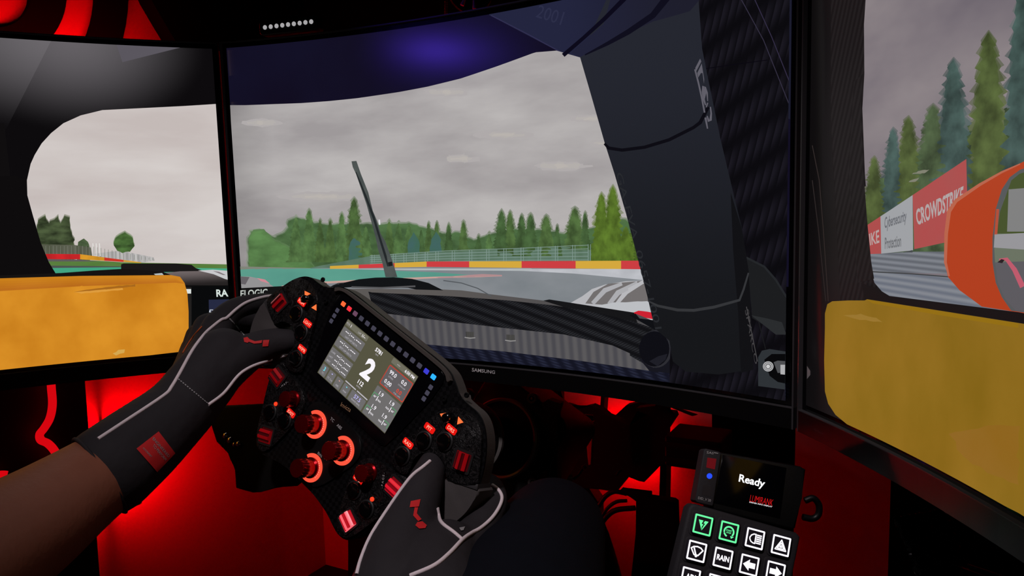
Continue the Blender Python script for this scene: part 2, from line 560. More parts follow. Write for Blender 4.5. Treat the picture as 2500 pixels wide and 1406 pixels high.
def leaf_em(col, sx=160, sy=90, d=0.35):
    dk = tuple(int(c * (1 - d)) for c in col); lt = tuple(int(min(255, c * (1 + d * .6))) for c in col)
    return em(dk, 1, 'foliage_picture', A=lt, sx=sx, sy=sy, kind='noise', det=4, lo=.33, hi=.67)

def soft(pic, poly, col, sky, layer, sx, sy, d):
    """a blob of foliage with a blurred outline"""
    cx = sum(p[0] for p in poly) / len(poly); by = max(p[1] for p in poly)
    for k, (gx, gy, m) in enumerate(((1.012, 5, .35), (1.005, 2, .68), (1.0, 0, 1.0))):
        cc = tuple(int(a * m + b * (1 - m)) for a, b in zip(col, sky))
        pic.poly([(cx + (x - cx) * gx, y - gy if y < by - 3 else y) for x, y in poly], leaf_em(cc, sx, sy, d * m), layer + .15 * k)

# ---- centre screen
MC = Mon(0.0, (0, 0, 0))
mon_c, scr_c = build_monitor(MC, 'wide centre monitor showing the windscreen view, behind the steering wheel')
full = [(520, -160), (1960, -160), (1960, 1010), (520, 1010)]
SKY = (563, 257), (600, 257), (736, 252), (805, 247), (873, 240), (975, 225), (1044, 212), (1126, 192), (1215, 162), (1300, 131), (1310, 128), (1360, 124), (1422, 142)
def C_picture():
    roof = Pic(MC)
    roof.poly([(530, 60), (1205, -160), (1960, -160), (1960, 700), (530, 700)], em((17, 13, 31), 1, 'cockpit_and_sheen_picture', A=(19, 17, 38), sx=9, sy=9, kind='noise', spec=.5, rough=.22), 0)
    roof.poly([(1195, 37), (1205, -160), (1960, -160), (1960, 300), (1422, 142), (1405, 146), (1380, 134)], em((35, 37, 62), 1, A=(28, 29, 46), kind='grad', axis=0, lo=.10, hi=.22), 2)
    roof.line([(1200, 38), (1290, 84), (1380, 133)], 2.5, em((48, 46, 78)), 3)
    roof.text('2001', ((1318, 12), (1380, 30), (1370, 62), (1308, 42)), em((44, 46, 72)), 3)
    roof.build('cockpit_roof_picture', scr_c)
    sky = Pic(MC)
    sky.poly(list(SKY) + [(1490, 380), (1640, 900), (590, 720), (578, 560)], em((158, 153, 154), 1, 'sky_picture', A=(186, 182, 181), sx=5, sy=17, kind='noise', det=5, lo=.36, hi=.64, vig=(-.348, -.29, .72)), 4)
    for (x, y, w, h) in ((1125, 387, 44, 10), (1370, 405, 64, 10), (1480, 350, 36, 8), (1090, 226, 50, 9), (1440, 290, 42, 8), (790, 480, 90, 10), (1230, 330, 60, 8), (640, 300, 40, 8)):
        for k, c in enumerate(((175, 170, 170), (179, 174, 171), (184, 178, 173))):
            f_ = 1.25 - k * .38
            sky.poly(fuzz([(x + f_ * w * math.cos(a * .35), y + f_ * h * math.sin(a * .35)) for a in range(18)], 7, 3.2), em(c, 1, 'sky_picture'), 4 + .1 * k)
    sky.build('sky_picture', scr_c)
    tr = Pic(MC)
    g1, g2, g3, g4, bl = (82, 112, 66), (76, 102, 58), (68, 94, 56), (88, 114, 42), (66, 100, 98)
    band = [(609, 652), (608, 592), (617, 568), (640, 562), (655, 574), (672, 578), (700, 566), (709, 540), (730, 532), (770, 545), (800, 548), (850, 548), (930, 548), (1000, 546), (1045, 558), (1085, 572), (1120, 568), (1160, 588), (1205, 570), (1260, 560), (1330, 562), (1380, 572), (1450, 556), (1520, 535), (1570, 550), (1570, 652)]
    soft(tr, fuzz(band, 8, 3), (76, 106, 66), (170, 166, 166), 5, 30, 70, .18)
    soft(tr, fuzz([(610, 655), (609, 590), (620, 566), (645, 564), (668, 585), (720, 612), (770, 655)], 8, 2), (90, 128, 76), (92, 120, 82), 5.6, 30, 60, .16)
    T_ = ((724, 526, 640, 26, g1), (756, 510, 640, 27, g1), (783, 534, 640, 20, g2), (808, 534, 640, 22, g2), (836, 518, 640, 24, g1), (866, 482, 640, 34, g2), (895, 548, 645, 24, g1),
          (952, 536, 640, 22, g2), (975, 540, 640, 25, g1), (1000, 545, 640, 24, g1), (1030, 556, 640, 17, g3), (1048, 541, 640, 18, g2), (1068, 540, 640, 19, g2), (1097, 544, 640, 19, g3), (1133, 538, 640, 22, g2), (1170, 572, 640, 18, g3),
          (1196, 566, 640, 20, g1), (1226, 511, 625, 28, g3), (1247, 514, 625, 24, g2), (1275, 522, 625, 24, g3), (1297, 520, 625, 28, g3), (1335, 524, 625, 33, g2), (1362, 548, 625, 17, g3), (1405, 505, 610, 36, g2), (1430, 516, 610, 18, g3), (1470, 470, 640, 36, g4), (1498, 452, 640, 40, g4), (1530, 548, 645, 34, g4))
    for kk, (w_, mixf) in enumerate(((1.22, .3), (1.06, .62), (.9, 1.0))):
        for x, top, base_, hw, c in T_:
            cc = tuple(int(a * mixf + b * (1 - mixf)) for a, b in zip(c, (168, 165, 163)))
            tr.poly(conifer(x, top - 3 + kk * 4, base_, hw * w_, 13, .38), leaf_em(cc, 90, 70, .22 * mixf), (4.6 if kk < 2 else 7) + kk * .3)
    tr.poly(fuzz([(850, 650), (856, 590), (868, 578), (880, 592), (890, 650)], 8, 2), em(bl, 1, A=(66, 104, 82), sx=60, sy=60, kind='noise'), 8)
    for x in (1012, 1066):
        tr.poly(fuzz([(x - 17, 640), (x - 13, 585), (x, 566), (x + 12, 586), (x + 17, 640)], 8, 2), em(bl, 1, A=(64, 102, 84), sx=60, sy=60, kind='noise'), 8)
    tr.poly([(760, 653), (905, 625), (1090, 614), (1440, 600), (1450, 640), (1570, 640), (1570, 652), (760, 656)], em((86, 112, 92), 1, A=(98, 124, 108), sx=60, sy=20, kind='noise'), 8)
    tr.poly([(1445, 600), (1568, 560), (1570, 652), (1445, 652)], leaf_em((78, 104, 40), 150, 120, .35), 8)
    fe = em((128, 150, 142), 1, 'fence_picture')
    for k in range(5):
        f = k / 4
        tr.line([(905, 624 + 20 * f), (1090, 612 + 26 * f), (1265, 606 + 29 * f), (1438, 598 + 36 * f)], 1.4, fe, 9)
    for x in list(range(910, 1090, 26)) + list(range(1106, 1440, 42)) + [1438]:
        y = 624 - (x - 905) * .0488
        tr.line([(x, y - 2), (x, 641)], 1.6, fe, 9); tr.line([(x + 6, y - 2), (x + 6, 641)], 1.2, fe, 9)
    tr.build('forest_picture', scr_c)
    rd = Pic(MC)
    rd.poly([(586, 655), (760, 655), (960, 650), (1580, 650), (1660, 900), (590, 760)], em((121, 127, 132), 1, 'track_picture', A=(136, 140, 145), sx=14, sy=30, kind='noise'), 9)
    rd.poly([(584, 650), (760, 654), (760, 660), (586, 661)], em((128, 132, 120)), 10)
    rd.poly([(586, 658), (640, 655), (760, 655), (900, 658), (1060, 664), (1150, 671), (1090, 676), (900, 682), (740, 696), (700, 708), (588, 716)], em((84, 146, 132), 1, A=(94, 160, 142), sx=12, sy=30, kind='noise'), 10)
    rd.line([(690, 700), (760, 691), (900, 684), (1060, 677), (1180, 674), (1228, 673)], [6, 5, 5, 4, 4, 2], em((196, 160, 150)), 11)
    rd.line([(1060, 678), (1180, 672), (1228, 672)], [2, 7, 3], em((176, 138, 140)), 11)
    rd.poly([(1150, 657), (1300, 656), (1570, 656), (1580, 684), (1500, 676), (1400, 667), (1280, 661)], em((196, 198, 204), 1, A=(176, 178, 184), sx=30, sy=60, kind='noise'), 11)
    rd.poly([(810, 656), (1000, 655), (1300, 655), (1300, 661), (1000, 659)], em((176, 182, 184)), 11)
    Y, Rd = em((212, 168, 62), 1, 'barrier_picture'), em((204, 62, 66), 1, 'barrier_picture')
    segs = ((808, Y), (878, Rd), (942, Rd), (966, Y), (1044, Rd), (1148, Y), (1276, Rd), (1408, Y), (1519, Rd), (1572, None))
    def bt(x): return 649 - (x - 808) * .046 if x < 1044 else 638 - (x - 1044) * .004
    def bb(x): return 656 - (x - 808) * .022 if x < 1044 else 651 + (x - 1044) * .011
    for (a, m), (b, _) in zip(segs[:-1], segs[1:]):
        rd.poly([(a, bt(a)), (b, bt(b)), (b, bb(b)), (a, bb(a))], m, 12)
    # own bodywork seen over the dash
    rd.poly([(586, 674), (614, 675), (642, 681), (672, 700), (672, 718), (588, 718)], em((148, 147, 148)), 13)
    rd.poly([(586, 674), (612, 676), (602, 694), (588, 692)], em((102, 98, 102)), 14)
    rd.poly([(630, 678), (650, 682), (662, 692), (640, 686)], em((206, 136, 146)), 14)
    rd.poly([(588, 703), (690, 698), (800, 690), (806, 712), (740, 730), (590, 760)], em((20, 20, 20)), 14)
    rd.text('ELOGIC', ((590, 708), (656, 704), (656, 722), (590, 725)), em((190, 196, 190)), 15, bold=.02)
    rd.poly([(1390, 742), (1425, 722), (1448, 705), (1480, 694), (1530, 686), (1580, 684), (1620, 790), (1560, 775)], em((182, 182, 186)), 13)
    rd.poly([(1432, 740), (1452, 712), (1488, 692), (1582, 684), (1600, 740), (1500, 745)], em((114, 110, 110)), 14)
    rd.line([(1450, 740), (1480, 708), (1522, 692)], [10, 12, 8], em((172, 172, 176)), 15)
    rd.line([(1490, 742), (1512, 714), (1560, 690)], [10, 13, 10], em((172, 172, 176)), 15)
    rd.line([(1508, 742), (1532, 712), (1576, 686)], [8, 12, 8], em((184, 184, 188)), 15)
    rd.poly(fuzz([(1440, 748), (1500, 738), (1590, 734), (1606, 768), (1560, 762)], 10, 1.2), em((188, 190, 194)), 16)
    rd.poly(fuzz([(1550, 762), (1562, 757), (1606, 764), (1608, 778), (1562, 774)], 10, 1.2), em((206, 34, 50)), 17)
    rd.build('track_picture', scr_c)
    da = Pic(MC)
    da.poly([(740, 720), (800, 705), (900, 704), (1085, 706), (1130, 708), (1205, 718), (1340, 734), (1470, 750), (1560, 766), (1640, 800), (1700, 1000), (590, 1000), (590, 760)], em((92, 88, 86), 1, 'dash_picture', A=(76, 74, 76), kind='grad', axis=0, lo=-.1, hi=.2), 18)
    da.poly([(808, 699), (840, 690), (880, 681), (920, 677), (965, 676), (1010, 680), (1050, 690), (1086, 708), (1020, 706), (1000, 702), (870, 700), (835, 702)], em((18, 20, 22)), 19)
    da.line([(862, 700), (935, 702), (1018, 698)], 4, em((86, 86, 88)), 20)
    da.line([(1086, 684), (1130, 690), (1170, 703), (1203, 722)], 2.5, em((84, 88, 92)), 19)
    da.line([(810, 705), (816, 697), (830, 691), (845, 690)], 2.5, em((50, 50, 52)), 19)
    da.poly([(1330, 733), (1345, 730), (1552, 762), (1565, 800), (1480, 780)], em((22, 22, 24)), 19)
    da.poly([(903, 711), (912, 713), (1100, 722), (1240, 732), (1360, 745), (1460, 762), (1545, 782), (1600, 800), (1632, 820), (1642, 850), (1600, 895), (1575, 886), (1500, 842), (1380, 815), (1240, 800), (1100, 784), (936, 763), (910, 735)], em((17, 17, 20), 1, 'carbon_picture', A=(42, 43, 47), sx=46, sy=46, kind='twill', lo=.05, hi=.75, axis=-30), 20)
    da.poly([(936, 763), (1100, 784), (1240, 800), (1380, 815), (1500, 842), (1566, 872), (1610, 898), (1580, 904), (1440, 882), (1240, 858), (1060, 845), (1035, 840)], em((90, 88, 90), 1, A=(74, 73, 78), sx=30, sy=8, kind='stripe', lo=.1, hi=.9, axis=-14), 20)
    da.poly([(1030, 838), (1240, 857), (1420, 879), (1600, 905), (1700, 915), (1960, 940), (1960, 1010), (1030, 1010)], em((20, 21, 34), 1, A=(38, 41, 60), sx=34, sy=34, kind='twill', lo=.05, hi=.75, axis=10), 21)
    da.poly([(1540, 768), (1556, 764), (1566, 776), (1612, 782), (1640, 815), (1600, 802)], em((15, 16, 20), 1, 'dash_picture'), 21.5)
    da.poly([(1560, 868), (1600, 896), (1646, 862), (1700, 905), (1720, 926), (1640, 912), (1590, 904)], em((22, 22, 30), 1, 'dash_picture'), 21.5)
    # open end of the carbon duct
    da.poly([(1606 + 40 * math.cos(a * math.pi / 14), 850 + 46 * math.sin(a * math.pi / 14)) for a in range(28)], em((44, 44, 50)), 22)
    da.poly([(1602 + 37 * math.cos(a * math.pi / 14), 850 + 43 * math.sin(a * math.pi / 14)) for a in range(28)], em((14, 14, 20)), 23)
    da.poly([(1590, 880), (1612, 868), (1634, 862), (1630, 876), (1610, 892)], em((30, 30, 38)), 24)
    for x, y in ((1152, 814), (1251, 821)):
        da.poly([(x - 10, y - 6), (x + 10, y - 5), (x + 10, y + 8), (x - 10, y + 7)], em((34, 34, 32), 1, A=(96, 94, 92), sx=170, sy=1, kind='stripe'), 24)
        da.line([(x - 13, y + 8), (x, y + 10), (x + 13, y + 9)], 2.2, em((150, 148, 146)), 25)
    da.build('dashboard_picture', scr_c)
    wi = Pic(MC)
    wi.poly([(861, 394), (873, 393), (884, 425), (902, 470), (913, 515), (924, 540), (932, 570), (944, 590), (962, 640), (973, 676), (944, 676), (936, 640), (926, 610), (920, 580), (905, 525), (898, 500), (886, 465), (872, 425), (864, 408)], em((64, 70, 70), 1, 'wiper_picture', A=(82, 88, 86), sx=40, sy=40, kind='noise'), 14)
    wi.line([(872, 420), (896, 480), (915, 530), (930, 580), (944, 625), (950, 650)], [2, 5, 6, 5, 6, 3], em((36, 40, 42)), 15)
    wi.poly([(950, 640), (960, 638), (962, 648), (952, 650)], em((26, 28, 30)), 16)
    wi.poly([(927, 536), (931, 536), (932, 548), (928, 549)], em((220, 222, 226)), 16)
    wi.build('wiper_picture', scr_c)
    pl = Pic(MC)
    pl.poly([(1690, -160), (1960, -160), (1960, 1010), (1640, 1010), (1640, 890)], em((11, 10, 14), 1, 'carbon_picture', A=(26, 24, 32), sx=15, sy=15, kind='twill', lo=.0, hi=.8, axis=-75), 25)
    pl.line([(1722, 170), (1790, 160), (1880, 148)], 2, em((10, 8, 16)), 26)
    pl.line([(1815, 0), (1870, 100), (1935, 262)], 2, em((52, 48, 66)), 26)
    pl.line([(1848, 0), (1890, 92), (1935, 205)], 2, em((52, 46, 70)), 26)
    pl.poly([(1828, 628), (1872, 650), (1900, 682), (1930, 728), (1930, 800), (1905, 812), (1842, 775), (1836, 700)], em((28, 29, 31)), 26)
    pl.poly([(1840, 768), (1880, 776), (1915, 785), (1926, 815), (1900, 815)], em((42, 44, 46)), 27)
    pl.line([(1828, 628), (1872, 650), (1900, 682), (1930, 730)], 5, em((36, 38, 41)), 27)
    pl.poly([(1857, 870), (1866, 854), (1885, 850), (1935, 858), (1935, 950), (1857, 940)], em((46, 50, 54)), 27)
    pl.poly([(1872, 876), (1890, 862), (1935, 862), (1935, 936), (1905, 930), (1885, 915)], em((8, 8, 10)), 28)
    pl.poly([(1895, 882), (1905, 878), (1935, 880), (1935, 906), (1905, 908)], em((78, 79, 82)), 29)
    pl.poly([(1912, 888), (1935, 888), (1935, 913), (1912, 911)], em((176, 176, 178)), 30)
    for r, c in ((13, (190, 190, 192)), (11, (96, 96, 98)), (9.5, (180, 180, 182)), (7, (110, 110, 112))):
        pl.poly([(1882 + r * math.cos(a * math.pi / 10), 892 + r * .95 * math.sin(a * math.pi / 10)) for a in range(20)], em(c), 30 + (13 - r) * .1)
    pl.poly([(1882 + 5 * math.cos(a * math.pi / 3), 892 + 5 * math.sin(a * math.pi / 3)) for a in range(6)], em((205, 205, 206)), 31)
    pl.line([(1858, 782), (1866, 815), (1875, 850)], 2, em((26, 27, 29)), 27)
    # the padded roll-bar tube
    edge = [(1422, 142), (1452, 245), (1482, 350), (1506, 425), (1535, 525), (1560, 620), (1586, 722), (1604, 800), (1640, 830), (1648, 880)]
    right = [(1844, 900), (1840, 860), (1838, 740), (1832, 660), (1818, 560), (1796, 470), (1765, 340), (1738, 210), (1720, 120), (1700, -160)]
    pl.poly(edge + [(1680, 905), (1760, 912)] + right + [(1560, -160)], em((22, 23, 26), 1, 'roll_bar_picture', A=(37, 39, 48), kind='grad', axis=1, lo=-.16, hi=.16), 27)
    pl.poly([(1790, 470), (1818, 560), (1834, 660), (1840, 770), (1846, 900), (1815, 908), (1808, 760), (1796, 610)], em((17, 17, 20)), 28)
    pl.poly([(1540, -160), (1720, -160), (1716, 0), (1690, 30), (1600, 55), (1500, 100), (1422, 141), (1400, 130), (1480, 60)], em((33, 34, 55), 1, A=(30, 30, 44), kind='grad', axis=0, lo=.14, hi=.25), 28)
    pl.line([(1381, 137), (1430, 95), (1480, 50), (1540, -10), (1570, -40)], [10, 9, 10, 12, 12], em((12, 10, 26)), 29)
    pl.line([(1434, 136), (1490, 108), (1540, 80), (1600, 40), (1640, -10)], [3, 9, 13, 15, 18], em((15, 14, 28)), 29)
    pl.line([(1482, 351), (1492, 362), (1525, 367), (1580, 360), (1640, 342), (1700, 312), (1716, 300), (1736, 262)], [6, 8, 8, 8, 8, 8, 9, 8], em((13, 12, 19)), 30)
    pl.line([(1588, 733), (1612, 745), (1660, 755), (1700, 756), (1750, 748), (1812, 731), (1822, 705), (1834, 665)], [3, 6, 7, 7, 7, 6, 5, 4], em((52, 53, 56)), 30)
    lt = em((96, 94, 104), 1, 'roll_bar_lettering')
    pl.poly([(1716, 145), (1719, 152), (1707, 175), (1704, 168)], lt, 31)
    pl.poly([(1720, 157), (1726, 195), (1725.5, 206), (1722, 180), (1718, 180), (1711.5, 191), (1709, 180)], lt, 31)
    pl.line([(1703.5, 171), (1712, 204), (1720, 240), (1727, 276)], 4, lt, 31)
    pl.line([(1734.5, 248), (1733, 228), (1728, 215), (1724, 212), (1723, 226), (1725, 244), (1729.5, 258)], [2, 4, 5, 6, 6, 5, 3], lt, 31)
    pl.line([(1734.5, 252), (1731, 263)], 3, lt, 31)
    pl.line([(1741, 262), (1743, 278), (1741.5, 294), (1737, 297), (1733, 284)], [3, 4, 6, 5, 3], lt, 31)
    pl.line([(1729, 288), (1734, 315)], [5, 3], lt, 31)
    dk = em((40, 42, 46), 1, 'roll_bar_lettering')
    pl.text('GA-EVA  0657-1001', ((1524, 420), (1622, 800), (1606, 802), (1510, 424)), dk, 31)
    pl.text('SPARCO', ((1834, 752), (1856, 884), (1850, 888), (1825, 756)), em((66, 64, 66)), 31)
    pl.line([(1829, 747), (1856, 880)], 2, em((70, 68, 70)), 31)
    pl.build('roll_bar_picture', scr_c)
C_picture()
lg = Pic(MC)
lg.text('SAMSUNG', ((1157, 896), (1213.5, 903), (1213, 911), (1156.5, 905)), pmat('logo_silver', (215, 213, 215), 0.5, metal=.2, var=.05), 25, bold=.015)
lg.build('maker_lettering', mon_c)
# ---- left screen
ML = Mon(1.0921, (-0.5681, 0.0009, 0.3374))
mon_l, scr_l = build_monitor(ML, 'left angled monitor showing a side window above an orange pad')
def L_picture():
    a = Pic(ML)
    big = [(-900, -200), (600, -200), (600, 1000), (-900, 1000)]
    a.poly(big, em((100, 96, 100), 1, 'cockpit_and_sheen_picture', A=(13, 11, 13), kind='radial', ctr=ML.st(175, 92), sx=1 / .155, sy=1 / .115, lo=0.0, hi=1.0), 0)  # soft grey reflection sheen painted into the emitted colour
    a.poly([(135, 80), (0, 345), (-300, 900), (-900, 900), (-900, -200), (135, -200)], em((108, 104, 108), 1, 'cockpit_and_sheen_picture', A=(15, 13, 15), kind='radial', ctr=ML.st(150, 88), sx=1 / .20, sy=1 / .12, lo=0.0, hi=1.0), 1)  # wider patch of the same painted sheen
    a.poly([(284, 107), (450, 114), (299, 152)], em((90, 86, 94)), 2)  # paler wedge of the reflection, painted as emission
    a.poly([(-900, 300), (10, 300), (30, 470), (60, 600), (75, 690), (-900, 760)], em((16, 14, 15)), 2)
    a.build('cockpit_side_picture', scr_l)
    s = Pic(ML)
    s.poly([(600, 250), (528, 254), (450, 259), (250, 269), (197, 282), (155, 301), (125, 325), (102, 350), (85, 378), (75, 400), (66, 440), (67, 477), (80, 524), (100, 592), (120, 640), (137, 668), (300, 680), (600, 680)], em((196, 186, 183), 1, 'sky_picture', A=(212, 205, 202), sx=4, sy=16, kind='noise', det=5, lo=.36, hi=.64), 3)
    s.build('sky_picture', scr_l)
    t = Pic(ML)
    soft(t, fuzz([(92, 640), (90, 545), (100, 532), (112, 527), (118, 545), (130, 535), (142, 528), (148, 545), (158, 527), (168, 530), (172, 560), (180, 585), (182, 640)], 7, 3), (66, 78, 52), (202, 194, 190), 5, 60, 120, .35)
    t.poly(fuzz([(186, 640), (192, 590), (205, 582), (216, 590), (222, 640)], 7, 2), leaf_em((74, 92, 62), 60, 120, .3), 5)
    t.poly([(100, 596), (182, 598), (222, 604), (226, 630), (110, 632)], em((78, 84, 66), 1, A=(96, 98, 84), sx=250, sy=10, kind='noise'), 6)
    soft(t, fuzz([(278, 600), (280, 585), (292, 573), (305, 569), (318, 575), (327, 588), (328, 602), (318, 614), (300, 617), (286, 612)], 6, 2.5), (72, 104, 54), (202, 194, 190), 6, 60, 120, .3)
    t.poly([(226, 620), (270, 614), (296, 612), (375, 628), (378, 636), (340, 642), (260, 632)], em((196, 194, 192), 1, A=(150, 148, 148), sx=300, sy=4, kind='noise'), 6)
    for x in (229, 237, 245):
        t.line([(x - 2, 594), (x, 625)], 2.4, em((226, 224, 220)), 7)
    for x in range(112, 380, 9):
        t.line([(x, 600 + max(0, x - 220) * .2), (x, 634)], 1, em((120, 124, 112)), 7)
    t.build('roadside_picture', scr_l)
    g = Pic(ML)
    g.poly([(100, 620), (116, 632), (200, 634), (300, 640), (345, 641), (600, 646), (600, 660), (100, 660)], em((84, 122, 58), 1, A=(98, 132, 70), sx=20, sy=60, kind='noise'), 8)
    for x0, x1, c in ((112, 196, (214, 40, 44)), (196, 255, (226, 158, 44)), (255, 302, (220, 60, 44)), (302, 345, (228, 170, 60))):
        f = lambda x, e: 619.5 + (max(0, x - 190) * .132) + e * (13 - max(0, x - 190) * .072)
        g.poly([(x0, f(x0, 0)), (x1, f(x1, 0)), (x1, f(x1, 1)), (x0, f(x0, 1))], em(c, 1, 'barrier_picture', A=tuple(int(v * .86) for v in c), sx=60, sy=20, kind='noise'), 9)
    g.poly([(110, 632), (200, 634), (240, 638), (110, 638)], em((96, 90, 92)), 9)
    g.poly([(118, 648), (296, 650), (296, 655), (118, 654)], em((78, 84, 80)), 9)
    g.poly([(120, 654), (300, 652), (480, 654), (600, 656), (600, 676), (120, 676)], em((60, 158, 124), 1, A=(76, 172, 138), sx=12, sy=40, kind='noise'), 10)
    g.poly([(296, 645), (302, 643), (430, 643), (468, 646), (478, 654), (500, 662), (296, 666)], em((26, 24, 24)), 11)
    g.poly([(380, 668), (440, 662), (510, 661), (600, 668), (600, 704), (380, 704)], em((38, 34, 34), 1, A=(112, 102, 102), kind='grad', axis=1, lo=-.108, hi=-.088), 12)
    g.poly([(484, 660), (520, 658), (600, 664), (600, 696), (548, 680), (522, 669)], em((200, 200, 202)), 13)
    g.poly([(520, 661), (535, 663), (552, 671), (545, 671)], em((130, 120, 124)), 14)
    g.poly([(-900, 760), (0, 672), (150, 666), (230, 660), (300, 656), (370, 660), (400, 664), (440, 680), (-900, 900)], em((22, 19, 18)), 14)
    g.poly([(376, 668), (396, 666), (400, 671), (380, 671)], em((180, 190, 190)), 15)
    g.poly([(40, 430), (66, 440), (67, 477), (80, 524), (100, 592), (120, 640), (137, 668), (60, 690), (-40, 690), (-40, 430)], em((14, 12, 13), 1, 'cockpit_and_sheen_picture'), 13.5)
    g.build('track_picture', scr_l)
    d = Pic(ML)
    d.poly([(440, 696), (600, 696), (600, 900), (400, 900)], em((12, 12, 12)), 15)
    d.poly([(452, 700), (470, 700), (466, 860), (452, 880)], em((34, 32, 31)), 16)
    d.poly([(455, 705), (467, 705), (467, 716), (455, 716)], em((220, 226, 222)), 17)
    d.poly([(468, 700), (600, 696), (600, 860), (474, 820), (468, 800)], em((9, 10, 11)), 17)
    d.text('RA', ((528, 706), (556, 705.5), (558, 723), (529, 724)), em((214, 226, 220)), 18, bold=.03)
    d.poly([(510, 731), (600, 729), (600, 780), (511, 780)], em((38, 42, 66)), 18)
    d.text('5', ((511, 755), (522, 755), (518, 768), (508, 768)), em((210, 214, 220)), 19)
    d.build('dash_logger_picture', scr_l)
    o = Pic(ML)
    o.poly([(-900, 775), (0, 679), (200, 673), (418, 671), (440, 675), (451, 690), (458, 715), (461, 760), (461, 828), (455, 847), (436, 858), (350, 868), (200, 882), (0, 904), (-900, 1000)], em((196, 122, 26), 1, 'pad_picture', A=(220, 146, 40), sx=14, sy=11, kind='noise', det=5, lo=.36, hi=.64), 20)
    for k in range(5):
        w_ = 30 - 6 * k; c0 = (180 + 4 * k, 102 + 5 * k, 22)
        o.poly([(-900, 775), (0, 679), (200, 673), (418, 671), (440, 675), (452, 692), (430, 676 + w_ * .45), (200, 674 + w_ * .8), (0, 680 + w_), (-900, 776 + w_)], em(c0, 1, 'pad_picture', A=tuple(v + 14 for v in c0), sx=10, sy=20, kind='noise'), 20.2 + k * 0 + .1 * k)
    o.poly(fuzz([(276, 862), (290, 853), (305, 851), (303, 860), (285, 866)], 8, 1.5), em((214, 168, 80)), 21)
    o.poly(fuzz([(180, 712), (250, 706), (300, 703), (300, 707), (200, 716)], 10, 1.5), em((222, 156, 62)), 21)
    o.poly(fuzz([(180, 712), (260, 700), (330, 694), (330, 698), (240, 708)], 10, 1.5), em((168, 104, 30)), 21)
    o.build('orange_pad_picture', scr_l)
L_picture()

